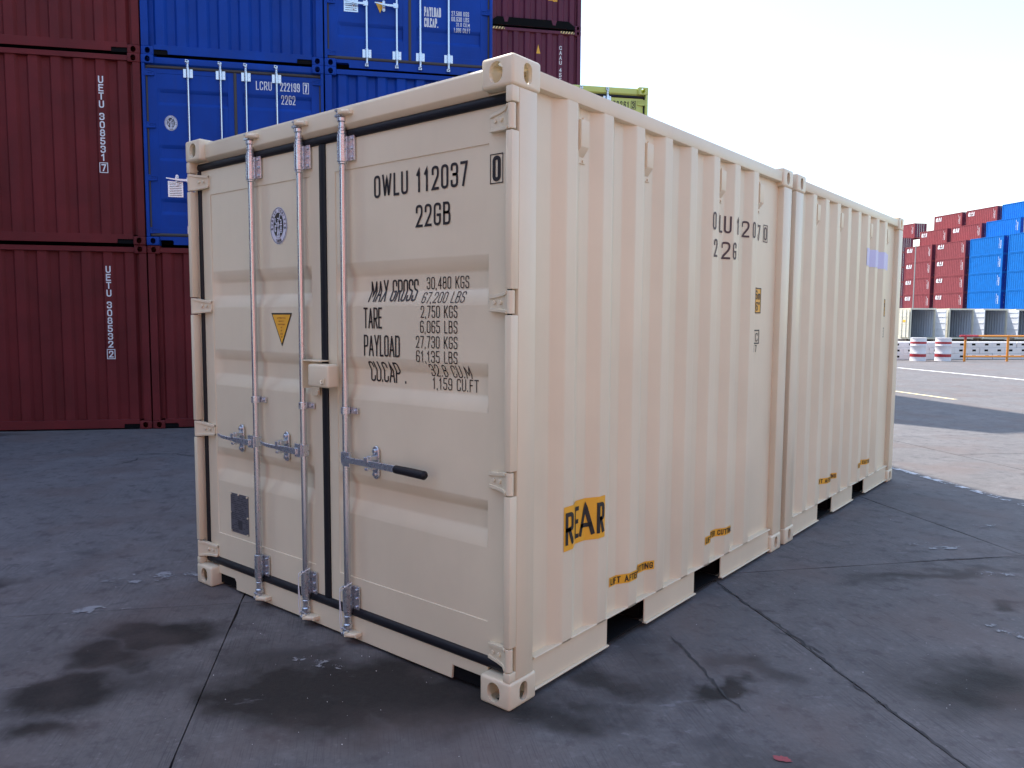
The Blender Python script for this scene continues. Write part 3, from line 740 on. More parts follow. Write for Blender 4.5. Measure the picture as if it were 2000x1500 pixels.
def lime(info):
    A, B = info; f = B.fn(.003)
    b = MB(W/2); text(b, '278261', 1.83, 2.145, 2.275, 2.375, f, .13, .25); frame(b, 2.175, 2.255, 2.262, 2.388, .008, f); text(b, '3', 2.193, 2.237, 2.278, 2.372, f, .15)
    return [('identification_lettering', b.mesh('c', INK, fixn=False), None)]
stand('door', LIME, K4, 0, H, 'lime green container whose door top shows over the beige roof', lime)
# unseen rest of the wall; columns added leftwards and upwards to cast shade
def plain_box(mat):
    fr, us = corr_front(mat, z1=H-.09); b = MB(W/2)
    for x in ((0, .1), (W-.1, W)): b.box(*x, 0, .15, 0, H)
    b.box(.1, W-.1, .01, .12, .02, .16); b.box(.1, W-.1, .01, .12, H-.10, H-.03); c_ = MB(W/2); c_.box(.01, W-.01, .151, 6.05, .01, H-.01)
    return [('end_wall', fr, None), ('frame', b.mesh('fr', mat), None), ('body', c_.mesh('bd', mat), None)]
PLAINBOX = plain_box(MAROON); PLAINBLUE = plain_box(BLUE); PLAINLANE = plain_box(paint('salmon_bounce_paint', (.60, .22, .20), .5, .08, .15)); PLAINCREAM = plain_box(CREAM)  # salmon and cream of the lane row chosen for the light they bounce
for k, s_, tiers in ((-3, -5*CW, range(0, 8)), (-2, -4*CW, range(0, 8)), (-1, -3*CW, range(0, 8)), (0, -2*CW, range(0, 8)), (1, K1, range(3, 8)), (2, K2, range(3, 8)), (3, K3, range(3, 5))):
    for t_ in tiers:
        pos = P0+FS*(s_+W/2+.006); pos.z = t_*H
        thing('stacked_container', PLAINBOX if (k+t_) % 3 else PLAINBLUE, pos, G, 'unseen container of the tall stack, added above and left to cast shade', 'container', 'containers of the stack beyond the frame')
# second row, tall wine-red stack
HC = 2.896
def caxu(info):
    o = [vmark(info, 1.925, 2.52, 'CAAU 455', None, pitch=.118, h=.095)]
    f = prof_fn(info); b = MB(W/2); b.add([f(1.31, 2.30), f(1.415, 2.30), f(1.36, 2.52)], [(0, 1, 2)]); o.append(('warning_sticker', b.mesh('w', AMBER, fixn=False), None)); return o
def stripes(info):
    o = []
    for a in (.175, W-.52):
        b = MB(W/2)
        b.box(a, a+.345, .004, .0115, HC-.085, HC-.032); k = MB(W/2)
        for i in range(5): x = a+.01+i*.07; k.add([(x, .0035, HC-.085), (x+.03, .0035, HC-.085), (x+.06, .0035, HC-.032), (x+.03, .0035, HC-.032)], [(0, 1, 2, 3)])
        o.append(('hazard_stripe', b.mesh('hz', AMBERP), [('hazard_print', k.mesh('hk', INK, fixn=False), None)]))
    return o
def goose(info):                                     # tunnel sill: flat trapezoid painted shade-dark, with two pointed tabs
    o = []; b = MB(W/2); z = .118
    for x in (.55, 1.75): b.prism([(x-.07, .21), (x+.07, .21), (x+.035, .09), (x-.035, .09)], 1, .0008, .0042)
    o.append(('tunnel_tab', b.mesh('tab', MAROON2), None))
    b = MB(W/2); b.prism([(.1621, .02), (.1621, .09), (.33, .205), (W-.33, .205), (W-.1621, .09), (W-.1621, .02)], 1, .0045, .0075); o.append(('tunnel_shade', b.mesh('rec', DARK), None)); return o
def sticker45(info):
    f = prof_fn(info, .004); b = MB(W/2); patch(b, 1.60, 1.84, .68, 1.15, f, .03, .2); k = MB(W/2); text(k, 'VIL', 1.65, 1.79, .93, 1.03, prof_fn(info, .007), .16); text(k, '1684', 1.64, 1.80, .74, .84, prof_fn(info, .007), .16)
    return [('height_sticker', b.mesh('s', AMBER, fixn=False), [('sticker_print', k.mesh('k', INK, fixn=False), None)])]
S2, PP2 = 8.33-W-.006, -7.39
stand('front', MAROON2, S2, PP2, 2*HC, 'wine-red container lettered CAAU 455 behind the beige corner, against the sky', lambda i: caxu(i)+stripes(i), 'wine-red containers of the far tall stack', 12.19, HC)
stand('front', MAROON2, S2, PP2, 3*HC, 'wine-red container with amber sticker, topmost in view beside the white sky', lambda i: goose(i)+sticker45(i), 'wine-red containers of the far tall stack', 12.19, HC)
for t_ in (0, 1): stand('front', MAROON2, S2, PP2, t_*HC, 'wine-red container low in the far tall stack, hidden behind the beige container', None, 'hidden wine-red containers of the far tall stack', 12.19, HC)
for t_ in (4, 5, 6): stand('front', MAROON2, S2, PP2, t_*HC, 'wine-red container of the far tall stack, above the photo', None, 'wine-red containers above the frame', 12.19, HC)
# unseen row added across the lane to bounce pinkish light
for k in range(9):
    for t_ in range(3):
        pos = P0+FS*(-4+k*2.46)+FP*20.0; pos.z = t_*H
        thing('stacked_container', PLAINLANE if (k+t_) % 4 else PLAINCREAM, pos, G+math.pi, 'unseen container added across the lane, right of the viewer, for bounce light', 'container', 'unseen row added for bounce light')

for k in range(5):  # unseen stack added to cut the light on the beige front
    for t_ in range(4):
        pos = P0+FS*(-9.5)+FP*(4.5+k*2.46); pos.z = t_*H
        thing('stacked_container', PLAINBOX if (k+t_) % 3 else PLAINBLUE, pos, G+math.pi/2, 'container of the stack closing the lane behind the viewer', 'container', 'stack closing the lane behind the viewer')
# ------------------------------------------------------------------ far yard
def low_container(mat, shade_endmat, logo, LL=6.058, doors=True):
    t = []
    b = MB(W/2); n = 16
    for right in (0, 1):
        b = MB(W/2); xs = []
        for k in range(n):
            a = .15+k*(LL-.3)/n; p = (LL-.3)/n
            xs += [(a, .05), (a+p*.25, .02), (a+p*.6, .02), (a+p*.85, .05)]
        xs.append((LL-.15, .05)); m_ = len(xs)
        b.add([((W-x) if right else x, y, z) for z in (.16, H-.10) for y, x in xs], [(i, i+1, m_+i+1, m_+i) for i in range(m_-1)])
        t.append(('side_panel', b.mesh('sp', mat, fixn=False), None))
    b = MB(W/2)
    for x in ((0, .12), (W-.12, W)):
        for y in ((0, .16), (LL-.16, LL)): b.box(*x, *y, 0, H)
    for x in ((0.005, .09), (W-.09, W-.005)): b.box(*x, .16, LL-.16, .02, .159); b.box(*x, .16, LL-.16, H-.10, H-.01)
    for y in ((.005, .1), (LL-.1, LL-.005)): b.box(.12, W-.12, *y, .02, .16); b.box(.12, W-.12, *y, H-.12, H-.01)
    t.append(('frame', b.mesh('fr', mat), None))
    b = MB(W/2); b.box(.09, W-.09, .16, LL-.16, H-.05, H-.03); t.append(('roof', b.mesh('rf', mat), None))
    b = MB(W/2); b.box(.12, W-.12, .05, .07, .16, H-.12)
    for z in (.6, 1.2, 1.8): b.box(.2, 1.15, .035, .0499, z, z+.1); b.box(1.28, W-.2, .035, .0499, z, z+.1)
    t.append(('door_panel', b.mesh('dp', shade_endmat), None))
    r = MB(W/2)
    for u in (.6, 1.03, 1.4, 1.83): r.box(u-.02, u+.02, .0, .034, .1, H-.1)
    t.append(('locking_rods', r.mesh('lr', STEEL), None))
    b = MB(W/2); b.box(.12, W-.12, LL-.07, LL-.05, .16, H-.12); t.append(('end_wall', b.mesh('ew', shade_endmat), None))
    fn = lambda u, v: (-.002+.0, LL-u, v)
    m1 = MB(W/2)
    for i in range(11): 
        if i != 4: text(m1, 'UETU308531'[i % 10], LL-.75, LL-.66, H-.45-i*.13, H-.35-i*.13, lambda u, v: (.012, LL-u, v), .2, 0, 1)
    for i in range(9): m1.add([(.012, .38, H-.75-i*.13), (.012, .50, H-.75-i*.13), (.012, .50, H-.67-i*.13), (.012, .38, H-.67-i*.13)], [(0, 1, 2, 3)])
    t.append(('identification_lettering', m1.mesh('id', WHITEINK, fixn=False), None))
    if logo:
        k = MB(W/2); text(k, 'CAI', .36, 1.52, 1.66, 2.28, lambda u, v: (.010, LL-u-(v-1.72)*.12, v), .30, .06, 1)
        t.append(('logo', k.mesh('logo', WHITEINK, fixn=False), None))
    return t
FM = low_container(FMAROON, MAROON2, True); FB = low_container(FBLUE, BLUE, False)  # ends take darker paints that stand for their shaded side
# A column: long axis along FP, its visible side faces -FS, doors face FP
FA = Vector((-19.06, 129.9, 0))                    # left-near ground corner of the first blue column
CE, RE, BZ = 6.98, 2.56, .82
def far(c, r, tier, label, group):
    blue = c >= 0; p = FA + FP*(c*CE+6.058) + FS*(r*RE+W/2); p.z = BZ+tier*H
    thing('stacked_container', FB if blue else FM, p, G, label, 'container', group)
ordn = ['bottom', 'second', 'third', 'fourth', 'fifth', 'sixth', 'seventh']
cols = {-2: 'left maroon column with white logos', -1: 'right maroon column with white logos', 0: 'left bright blue column', 1: 'blue column at the photo edge'}
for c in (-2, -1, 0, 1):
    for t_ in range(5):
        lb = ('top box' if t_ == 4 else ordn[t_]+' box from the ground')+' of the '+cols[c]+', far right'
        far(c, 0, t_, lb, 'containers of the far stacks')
rc = {-2: 'leftmost maroon', -1: 'second maroon', 0: 'bright blue', 1: 'photo-edge bright blue'}
for c in (-2, -1, 0): far(c, 1, 5, rc[c]+' box one step up behind the front columns', 'containers of the far stacks')
for c in (-2, -1, 0): far(c, 2, 6, rc[c]+' box on the highest step of the far stacks', 'containers of the far stacks')
far(-4, 2, 5, 'lower maroon box showing rods on its dark end, beside the beige container edge', 'containers of the far stacks')
far(-4, 3, 6, 'upper maroon box showing rods on its dark end, against the sky beside the beige container', 'containers of the far stacks')
for t_ in range(5): far(-4, 2, t_, 'maroon box in the dark sliver of stack between beige container and white-logo column', 'dark sliver of stack at the beige edge')
b = MB(); cc = [FA+FP*(-32)+FS*(-1), FA+FP*(22)+FS*(-1), FA+FP*(22)+FS*30, FA+FP*(-32)+FS*30]
b.prism([(v.x, v.y) for v in cc], 2, -.3, BZ-.004)
new('raised_pavement', b.mesh('terrace', WHITECON), None, kind='structure')

def open_container(first):
    LL = 6.058; t = []
    b = MB(W/2)
    for x in ((0, .12), (W-.12, W)):
        for y in ((0, .16), (LL-.16, LL)): b.box(*x, *y, 0, H)
    b.box(.12, W-.12, .0, .12, .02, .16); b.box(.12, W-.12, 0, .12, H-.13, H); b.box(.12, W-.12, LL-.1, LL, 0, H-.01)
    for x in ((0.005, .09), (W-.09, W-.005)): b.box(*x, .16, LL-.16, .02, .159); b.box(*x, .16, LL-.16, H-.10, H-.01)
    t.append(('frame', b.mesh('f', CREAM), None))
    for right in (0, 1):
        b = MB(W/2); xs = []; n = 20
        for k in range(n):
            a = .15+k*(LL-.3)/n; p = (LL-.3)/n; xs += [(a, .06), (a+p*.25, .02), (a+p*.6, .02), (a+p*.85, .06)]
        xs.append((LL-.15, .06)); m_ = len(xs)
        b.add([((W-x) if right else x, y, z) for z in (.14, H-.09) for y, x in xs], [(i, i+1, m_+i+1, m_+i) for i in range(m_-1)])
        b.cm = 1; o_ = .004
        b.add([((W-x-o_) if right else x+o_, y, z) for z in (.14, H-.09) for y, x in xs], [(i, i+1, m_+i+1, m_+i) for i in range(m_-1)])
        t.append(('side_panel', b.mesh('sp', [CREAM, GREYIN], fixn=False), None))
    b = MB(W/2); b.box(.09, W-.09, .12, LL-.1, .13, .15); b.box(.09, W-.09, .12, LL-.1, H-.05, H-.03); t.append(('roof', b.mesh('r', GREYIN), None))
    # right leaf swung out 90 degrees: its ribbed inside faces left
    b = MB(W/2); b.box(W-.05, W-.01, -1.16, -.01, .15, H-.12)
    for z in (.35, .85, 1.35, 1.85, 2.25): b.box(W-.075, W-.0501, -1.10, -.06, z, z+.09)
    t.append(('door', b.mesh('d', WHITEPT), None))
    # left leaf folded back along the side wall, rods outwards
    b = MB(W/2); b.box(-.10, -.06, .02, 1.17, .15, H-.12)
    for z in (.7, 1.25, 1.85): b.box(-.112, -.1001, .10, 1.10, z, z+.10)
    r = MB(W/2)
    for y in (.35, .85): r.box(-.15, -.115, y-.02, y+.02, .1, H-.1)
    q = MB(W/2); q.box(-.118, -.1121, .35, .75, 1.42, 1.60)
    t.append(('door', b.mesh('d2', CREAM), [('locking_rods', r.mesh('rr', STEEL), None), ('sticker', q.mesh('q', AMBER), None)]))
    b = MB(W/2); b.box(-.05, W+.05, .3, .5, -.14, -.002); b.box(-.05, W+.05, LL-.6, LL-.4, -.14, -.002); t.append(('timber_bearer', b.mesh('tb', WOOD), None))
    return t
OC = open_container(True)
# line of the row: through the point at 64.5 m seen at px 1778
def pix(x, y):
    return (d*1.0 + rt2*((x-1000)/FPX) - up2*((y-750)/FPX))
A0 = C0+pix(1778, 640)*64.5; A0.z = 0
names = ['leftmost', 'second', 'third', 'fourth']
lbl = ['open cream container right beside the beige container edge, red-white drums before it', 'open cream container above the gap between the right drum and the barrier', 'open cream container behind the first span of the orange barrier', 'open cream container cut off by the right edge of the photo']
for i, px in enumerate((1778, 1853.6, 1920, 1983.5)):
    v = pix(px, 640); v.z = 0; q0 = Vector((C0.x, C0.y, 0)); A = A0
    den = v.x*FS.y-v.y*FS.x; t_ = ((A.x-q0.x)*FS.y-(A.y-q0.y)*FS.x)/den; hit = q0+v*t_
    pos = hit+FS*(W/2-.05); pos.z = .14
    thing('open_container', OC, pos, G, lbl[i], 'container', 'open cream containers in the far row')
# block wall
b0 = P0+FS*19.6+FP*(-16.9); BL, BH = 1.22, .25
wall = new('block_wall', None); wall.location = b0; wall.rotation_euler = (0, 0, G); wall['label'] = 'low wall of pale concrete blocks stacked three high behind the drums'; wall['category'] = 'wall'
bb = MB(); bb.box(.004, BL-.004, 0, .45, .003, BH-.003); bme = bb.mesh('block', WHITECON, bev=.012, seg=1)
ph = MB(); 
for x in (.22, .86): ph.box(x, x+.17, -.004, .02, .10, .18)  # near-black boxes on the block face paint the shade of pocket holes
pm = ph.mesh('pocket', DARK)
for row in range(3):
    for i in range(13):
        o = new('concrete_block', bme, wall); o.location = (i*BL+(row % 2)*.6+random.uniform(-.01, .01), (2-row)*-.02+random.uniform(-.02, .02), row*BH)
        q = new('pocket_shade', pm, o)
# drums
dt = []
b = MB(); prof = [(.0, .0), (.285, .0), (.29, .01), (.285, .02), (.282, .28), (.292, .295), (.282, .31), (.282, .58), (.292, .595), (.282, .61), (.282, .87), (.29, .88), (.285, .89), (.27, .885), (.27, .872), (0, .872)]
n = 24; vs = []; fs = []
for (r0, z) in prof: vs += [(r0*math.cos(2*math.pi*k/n), r0*math.sin(2*math.pi*k/n), z) for k in range(n)]
for i in range(len(prof)-1): fs += [(i*n+k, i*n+(k+1) % n, (i+1)*n+(k+1) % n, (i+1)*n+k) for k in range(n)]
b.add(vs, fs); dbody = b.mesh('drum', DRUMW, smooth=True)
b = MB()
for z0, z1 in ((.16, .27), (.66, .74)):
    vs = []
    for (r0, z) in ((.2835, z0), (.2845, z0+.004), (.2845, z1-.004), (.2835, z1)): vs += [(r0*math.cos(2*math.pi*k/n), r0*math.sin(2*math.pi*k/n), z) for k in range(n)]
    b.add(vs, [(i*n+k, i*n+(k+1) % n, (i+1)*n+(k+1) % n, (i+1)*n+k) for i in range(3) for k in range(n)])
dband = b.mesh('band', REDP, smooth=True)
for (x, y), lb in (((-5.28, 32.57), 'white drum with two red bands, nearer the beige container, before the block wall'), ((-4.50, 33.25), 'white drum with two red bands, nearer the orange barrier, before the block wall')):
    o = new('drum', None); o.location = (x, y, 0); o.scale = (1.05, 1.05, 1.06); o['label'] = lb; o['category'] = 'drum'; o['group'] = 'red and white drums'
    new('drum_body', dbody, o); new('red_band', dband, o)
# barrier
o = new('pipe_barrier', None); o.location = (-3.75, 33.42, 0); o.rotation_euler = (0, 0, R(47)); o['label'] = 'orange and yellow pipe barrier standing before the block wall at the right edge'; o['category'] = 'barrier'
for x in (0, 1.9, 3.8):
    b = MB(); b.tube([(x, 0, 0), (x, 0, 1.06)], .045, 10); new('post', b.mesh('post', ORANGE, smooth=True), o)
b = MB(); b.tube([(0, 0, 1.03), (4.4, 0, 1.03)], .04, 10); new('rail', b.mesh('rail', ORANGE, smooth=True), o)
b = MB(); b.tube([(0, 0, .20), (4.4, 0, .20)], .035, 10); new('rail', b.mesh('rail', ORANGE, smooth=True), o)
b = MB(); b.tube([(0, 0, .88), (0, 0, 1.065)], .0475, 10); b.tube([(-.25, 0, 1.03), (.55, 0, 1.03)], .0425, 10); new('red_band', b.mesh('rb', REDP, smooth=True), o)
pb = MB(); pb.tube([(0, 0, 0), (0, 0, 5), (0, 0, 10.3)], [.13, .12, .10], 10)
po = new('lamp_pole', pb.mesh('pole', POLE, smooth=True)); q = C0+pix(1783, 600)*84; q.z = 0; po.location = q; po.scale = (.45, .45, .97); po['label'] = 'thin grey pole standing in front of the leftmost far maroon containers'; po['category'] = 'pole'

# ------------------------------------------------------------------ ground
def ground_mat():
    mt, n, l, b = nodes('yard_concrete')
    pos = n.new('ShaderNodeNewGeometry').outputs['Position']
    oi = n.new('ShaderNodeObjectInfo').outputs['Random']
    big = noise(n, l, pos, .45, 6, .6); mid = noise(n, l, pos, 2.3, 8, .62); fine = noise(n, l, pos, 38, 6, .7); gr = noise(n, l, pos, 240, 3, .6)
    c = mix(n, l, ramp(n, l, mid, [(.30, 0.0), (.70, 1.0)]), (.108, .107, .114), (.205, .203, .210))
    c = mix(n, l, ramp(n, l, big, [(.35, 0.0), (.65, .8)]), c, (.148, .145, .148))
    c = mix(n, l, mth(n, l, 'MULTIPLY', oi, .35), c, (.105, .100, .100))
    c = mix(n, l, ramp(n, l, fine, [(.38, .35), (.62, 0.0)]), c, (.055, .056, .062))
    # broom texture along the slab
    sc = n.new('ShaderNodeMapping'); sc.inputs['Rotation'].default_value = (0, 0, -G); l.new(pos, sc.inputs['Vector'])
    sv = n.new('ShaderNodeVectorMath'); sv.operation = 'MULTIPLY'; sv.inputs[1].default_value = (190, 4, 1); l.new(sc.outputs[0], sv.inputs[0])
    br = noise(n, l, sv.outputs[0], 1, 3, .5)
    bk = noise(n, l, pos, 1.6, 4, .6)
    c = mix(n, l, mth(n, l, 'MULTIPLY', ramp(n, l, br, [(.36, .75), (.47, 0.0)]), ramp(n, l, bk, [(.40, .15), (.62, 1.0)])), c, (.06, .06, .066))
    b1 = noise(n, l, pos, 7.5, 7, .68); b2 = noise(n, l, pos, 19, 6, .7)
    c = mix(n, l, ramp(n, l, b1, [(.36, .75), (.47, 0.0)]), c, (.068, .064, .070))
    c = mix(n, l, ramp(n, l, b1, [(.56, 0.0), (.72, .55)]), c, (.20, .20, .21))
    c = mix(n, l, ramp(n, l, b2, [(.60, 0.0), (.70, .5)]), c, (.23, .23, .245))
    # oil stains of their own shape
    sep = n.new('ShaderNodeSeparateXYZ'); 
    wob = n.new('ShaderNodeTexNoise'); wob.inputs['Scale'].default_value = 3.2; wob.inputs['Detail'].default_value = 6; l.new(pos, wob.inputs['Vector'])
    wv = n.new('ShaderNodeVectorMath'); wv.operation = 'MULTIPLY_ADD'; wv.inputs[1].default_value = (.55, .55, 0); l.new(wob.outputs['Color'], wv.inputs[0]); l.new(pos, wv.inputs[2])
    off = n.new('ShaderNodeVectorMath'); off.operation = 'SUBTRACT'; off.inputs[1].default_value = (.275, .275, 0); l.new(wv.outputs[0], off.inputs[0]); l.new(off.outputs[0], sep.inputs[0])
    tot = None
    for cx, cy, ra, rb, an, k in STAINS:
        dx = mth(n, l, 'SUBTRACT', sep.outputs[0], cx); dy = mth(n, l, 'SUBTRACT', sep.outputs[1], cy); ca, sa = math.cos(R(an)), math.sin(R(an))
        u = mth(n, l, 'ADD', mth(n, l, 'MULTIPLY', dx, ca/ra), mth(n, l, 'MULTIPLY', dy, sa/ra))
        v = mth(n, l, 'ADD', mth(n, l, 'MULTIPLY', dx, -sa/rb), mth(n, l, 'MULTIPLY', dy, ca/rb))
        r2 = mth(n, l, 'SQRT', mth(n, l, 'ADD', mth(n, l, 'MULTIPLY', u, u), mth(n, l, 'MULTIPLY', v, v)))
        mr = n.new('ShaderNodeMapRange'); mr.interpolation_type = 'SMOOTHSTEP'; mr.inputs['From Min'].default_value = 1.7; mr.inputs['From Max'].default_value = .30; mr.inputs['To Max'].default_value = k
        l.new(r2, mr.inputs['Value']); tot = mr.outputs[0] if tot is None else mth(n, l, 'MAXIMUM', tot, mr.outputs[0])
    tot = mth(n, l, 'MINIMUM', mth(n, l, 'MULTIPLY', mth(n, l, 'MULTIPLY', tot, 1.45), ramp(n, l, mid, [(.25, .66), (.6, 1.0)])), .97)
    c = mix(n, l, tot, c, (.013, .011, .010))
    # small dark spots, pale scuffs, specks
    v1 = n.new('ShaderNodeTexVoronoi'); v1.inputs['Scale'].default_value = 1.9; v1.inputs['Randomness'].default_value = 1; l.new(wv.outputs[0], v1.inputs['Vector'])
    c = mix(n, l, ramp(n, l, v1.outputs['Distance'], [(.05, .55), (.16, 0.0)]), c, (.05, .05, .055))
    sm = n.new('ShaderNodeVectorMath'); sm.operation = 'MULTIPLY'; sm.inputs[1].default_value = (1.3, 3.6, 1); l.new(sc.outputs[0], sm.inputs[0])
    sk = noise(n, l, sm.outputs[0], 1.6, 9, .72)
    c = mix(n, l, ramp(n, l, sk, [(.62, 0.0), (.74, .55)]), c, (.30, .31, .35))
    sp = n.new('ShaderNodeTexVoronoi'); sp.inputs['Scale'].default_value = 13; l.new(pos, sp.inputs['Vector'])
    c = mix(n, l, ramp(n, l, sp.outputs['Distance'], [(.018, .6), (.036, 0.0)]), c, (.42, .42, .44))
    hue = noise(n, l, pos, 1.1, 3)
    c = mix(n, l, ramp(n, l, hue, [(.48, 0.0), (.66, .55)]), c, (.125, .098, .092))
    c = mix(n, l, 1.0, c, (.94, .895, .88), 'MULTIPLY')
    l.new(c, b.inputs['Base Color'])
    l.new(mth(n, l, 'MULTIPLY_ADD', fine, .3, .68), b.inputs['Roughness'])
    hsum = mth(n, l, 'ADD', mth(n, l, 'MULTIPLY', gr, .35), mth(n, l, 'ADD', mth(n, l, 'MULTIPLY', br, .2), mth(n, l, 'MULTIPLY', fine, .8)))
    bump(n, l, hsum, .6, .004, b)
    return mt
STAINS = [(-1.86, -.50, .27, .17, 30, 1.0), (-1.80, -.80, .22, .15, 40, .85), (-1.55, -1.05, .20, .15, 50, .8), (-1.36, -1.26, .14, .09, 40, .8), (-1.45, -.85, .30, .16, 40, .45),
          (-.62, -.20, .40, .24, 25, 1.0), (-.26, -.07, .42, .20, 22, 1.0), (-.88, -.50, .24, .24, 0, 1.0), (-.58, -.50, .32, .18, 35, .9), (.16, .10, .24, .13, 30, .7), (-1.12, -.28, .25, .16, 30, .5),
          (.57, .78, .13, .05, 70, 1.0), (.14, .49, .16, .10, 20, .6), (1.46, 1.50, .34, .22, 60, .75), (.60, 1.07, .16, .09, 10, .45), (.3, .55, .25, .1, 60, .4), (-9.9, 1.3, .3, .12, 50, .5), (-4.3, -1.1, .5, .25, 20, .6),
          (.95, 3.05, .55, .07, 50, .6), (1.35, 2.75, .10, .06, 30, .8), (-3.4, -.9, .25, .12, 60, .9), (-3.1, -1.2, .22, .12, 50, .9), (.05, .9, .3, .12, -40, .3), (1.0, .2, .4, .2, 30, .35)]
CON = ground_mat()
JOINT = plain('joint_filler', (.045, .044, .046), .9, 0, .4, 25)
gb = MB(); S_ = 700; gb.add([(-S_, -S_+100, -.022), (S_, -S_+100, -.022), (S_, S_+200, -.022), (-S_, S_+200, -.022)], [(0, 1, 2, 3)])
ground = new('ground', gb.mesh('ground', JOINT, fixn=False), None, kind='structure')
# outer yard surface beyond the separate slabs, and the slabs themselves
SX, PX = 2.555, 5.0; s0, p0 = 2.27-5*SX, 2.3-4*PX; NS, NP = 14, 8
SL = [s0+i*SX for i in range(NS+1)]; SL[6] = 5.06; del SL[4]; NS -= 1
def world(s_, p_): v = P0+FS*s_+FP*p_; return v.x, v.y
sA, sB, pA, pB = s0, s0+NS*SX, p0, p0+NP*PX
yb = MB()
def quad(s1, s2, p1, p2): yb.add([(*world(s1, p1), -.001), (*world(s1, p2), -.001), (*world(s2, p2), -.001), (*world(s2, p1), -.001)], [(0, 1, 2, 3)])
quad(-400, sA, -500, 400); quad(sB, 600, -500, 400); quad(sA, sB, -500, pA); quad(sA, sB, pB, 400)
new('yard_surface', yb.mesh('yard', CON), None, kind='structure')
random.seed(11)
for i in range(NS):
    for j in range(NP):
        a, c_, e, g = SL[i], SL[i+1], p0+j*PX, p0+(j+1)*PX; gp = .0028
        near = (-1 < a < 9 and e > -3)
        pts = []
        def edge(x0, y0, x1, y1, nrm, k):
            for t in range(k):
                f_ = t/k; jj = (max(0, random.gauss(0, .004)) + (random.uniform(.004, .013) if random.random() < .10 else 0)) if (near and 0 < t) else 0
                pts.append((x0+(x1-x0)*f_+nrm[0]*jj, y0+(y1-y0)*f_+nrm[1]*jj))
        kk = 14 if near else 1; k2 = 26 if near else 1
        edge(a+gp, e+gp, c_-gp, e+gp, (0, 1), kk); edge(c_-gp, e+gp, c_-gp, g-gp, (-1, 0), k2); edge(c_-gp, g-gp, a+gp, g-gp, (0, -1), kk); edge(a+gp, g-gp, a+gp, e+gp, (1, 0), k2)
        z = random.uniform(-.0012, 0); b = MB(); nn = len(pts)
        vs = [(*world(*p), z) for p in pts]+[(*world(*p), -.0225) for p in pts]
        b.add(vs, [tuple(range(nn))]+[(q, q+nn, (q+1) % nn+nn, (q+1) % nn) for q in range(nn)])
        new('concrete_slab', b.mesh('slab', CON), ground)
# painted lines, cracks, paint scraps (sheets a few mm above the slab)
def worn(name, col, thr):
    mt, n, l, b = nodes(name); pos = n.new('ShaderNodeNewGeometry').outputs['Position']; f = noise(n, l, pos, 7, 8, .75)
    b.inputs['Base Color'].default_value = (*col, 1); b.inputs['Roughness'].default_value = .7
    tr = n.new('ShaderNodeBsdfTransparent'); ms = n.new('ShaderNodeMixShader'); l.new(ramp(n, l, f, [(thr, 0.0), (thr+.03, 1.0)]), ms.inputs[0]); l.new(tr.outputs[0], ms.inputs[1]); l.new(b.outputs[0], ms.inputs[2])
    l.new(ms.outputs[0], n['Material Output'].inputs[0]); return mt
LINEW = worn('worn_white_line', (.50, .52, .56), .50); LINEY = worn('worn_yellow_line', (.72, .60, .34), .36); SCRAP = worn('worn_paint_scrap', (.24, .245, .26), .52); REDS = worn('red_paint_mark', (.30, .06, .07), .45)
def line(name, a, c_, hw, mat, z=.004):
    b = MB(); A, B_ = Vector(a), Vector(c_); t = (B_-A).normalized(); nn = Vector((-t.y, t.x))*hw
    b.add([(*(A-nn), z), (*(B_-nn), z), (*(B_+nn), z), (*(A+nn), z)], [(0, 1, 2, 3)])
    o = new(name, b.mesh('line', mat), None, kind='structure'); return o
line('painted_line', world(8.60, 3.0), world(8.60, 9.5), .040, LINEW)
line('painted_line', world(14.9, -8), world(14.9, -2.1), .06, LINEY)
line('painted_line', world(21.1, -12), world(20.3, 12), .07, worn('far_white_line', (.8, .8, .8), .25))
def blob(name, x, y, ra, rb, an, mat, z=.004):
    b = MB(); n = 22; vs = []
    for k in range(n):
        th = 2*math.pi*k/n; q = random.uniform(.65, 1.1); u, v = ra*q*math.cos(th), rb*q*math.sin(th); vs.append((x+u*math.cos(an)-v*math.sin(an), y+u*math.sin(an)+v*math.cos(an), z))
    b.add(vs, [tuple(range(n))]); return new(name, b.mesh('blob', mat), None, kind='structure')
for x, y, ra, rb, an, mt in ((.83, 3.74, .17, .10, .6, SCRAP), (1.44, 2.28, .12, .06, -.6, SCRAP), (-2.41, -.58, .16, .07, .9, SCRAP), (-2.72, -.15, .30, .10, .9, SCRAP), (.97, .38, .035, .02, .3, REDS), (1.25, 3.3, .12, .05, .7, SCRAP), (1.0, 4.6, .14, .05, .7, SCRAP), (-.97, -.22, .14, .04, .3, SCRAP)):
    blob('paint_scrap', x, y, ra, rb, an, mt)
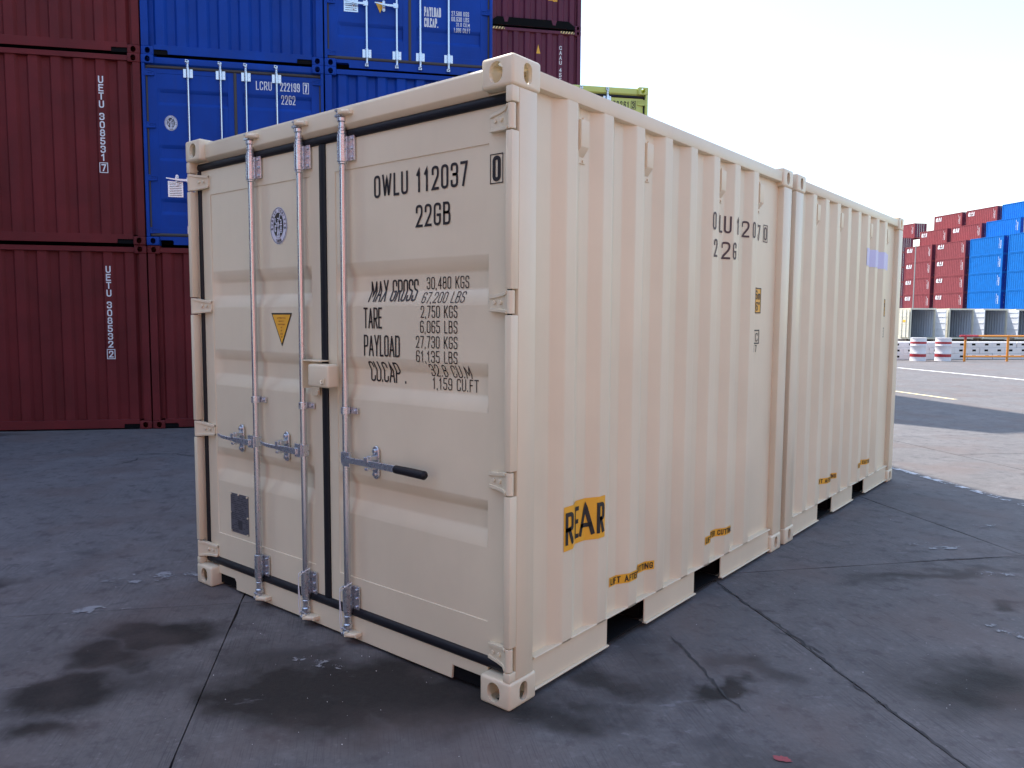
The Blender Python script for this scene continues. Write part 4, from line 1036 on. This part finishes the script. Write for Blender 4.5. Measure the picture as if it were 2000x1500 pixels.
def crack(pts, wd, seed, z=.0028):
    random.seed(seed); b = MB(); P = [Vector(p) for p in pts]; Q = []
    for a, c_ in zip(P, P[1:]):
        k = max(2, int((c_-a).length/.03))
        for t in range(k): Q.append(a.lerp(c_, t/k)+Vector((random.gauss(0, .006), random.gauss(0, .006))))
    Q.append(P[-1]); vs = []
    for i, q in enumerate(Q):
        t = (Q[min(i+1, len(Q)-1)]-Q[max(0, i-1)]).normalized(); hw = wd*random.uniform(.25, 1.1)*min(1, i/3, (len(Q)-1-i)/3); nn = Vector((-t.y, t.x))*hw
        vs += [(*(q+nn), z), (*(q-nn), z)]
    b.add(vs, [(2*i, 2*i+1, 2*i+3, 2*i+2) for i in range(len(Q)-1)])
    new('crack', b.mesh('crack', JOINT, fixn=False), None, kind='structure')
crack([world(5.06, 6.6), world(5.05, 7.6), world(5.08, 8.2), world(5.05, 8.8), world(5.07, 9.6), world(5.05, 10.4)], .008, 1)
crack([(.50, 1.50), (.62, 1.52), (.78, 1.40), (.85, 1.36)], .006, 2)
crack([(.13, 1.11), (.33, .96), (.51, .80), (.60, .70), (.75, .62)], .007, 3)
crack([(-7.1, 1.76), (-6.8, 2.1), (-6.5, 2.15), (-6.2, 2.5)], .012, 5); crack([(-6.85, 1.71), (-6.7, 1.6), (-6.6, 1.3)], .012, 6)
crack([(.75, 3.2), (1.0, 3.5), (1.35, 3.85)], .005, 8); crack([(.2, 8.1), (.6, 8.6), (1.0, 8.9)], .008, 9)
# loose grit and scraps
random.seed(5); b = MB()
for k in range(80):
    if k < 36: x, y = random.gauss(-.75, .4), random.gauss(-.3, .25)
    elif k < 56: x, y = random.gauss(1.2, .5), random.gauss(1.1, .6)
    else: x, y = random.uniform(-6, 2.5), random.uniform(-1.5, 9)
    if -2.42 < x < -.02 and 0.02 < y < 6: continue
    r0 = random.uniform(.0010, .0030); a = random.uniform(0, 6.3)
    vs = [(x+r0*random.uniform(.6, 1.8)*math.cos(a+q*2.1), y+r0*random.uniform(.6, 1.6)*math.sin(a+q*2.1), -.001) for q in range(3)]+[(x, y, r0*1.1)]
    b.add(vs, [(0, 1, 3), (1, 2, 3), (2, 0, 3)])
new('grit', b.mesh('grit', WHITECON, fixn=False), None, kind='stuff')
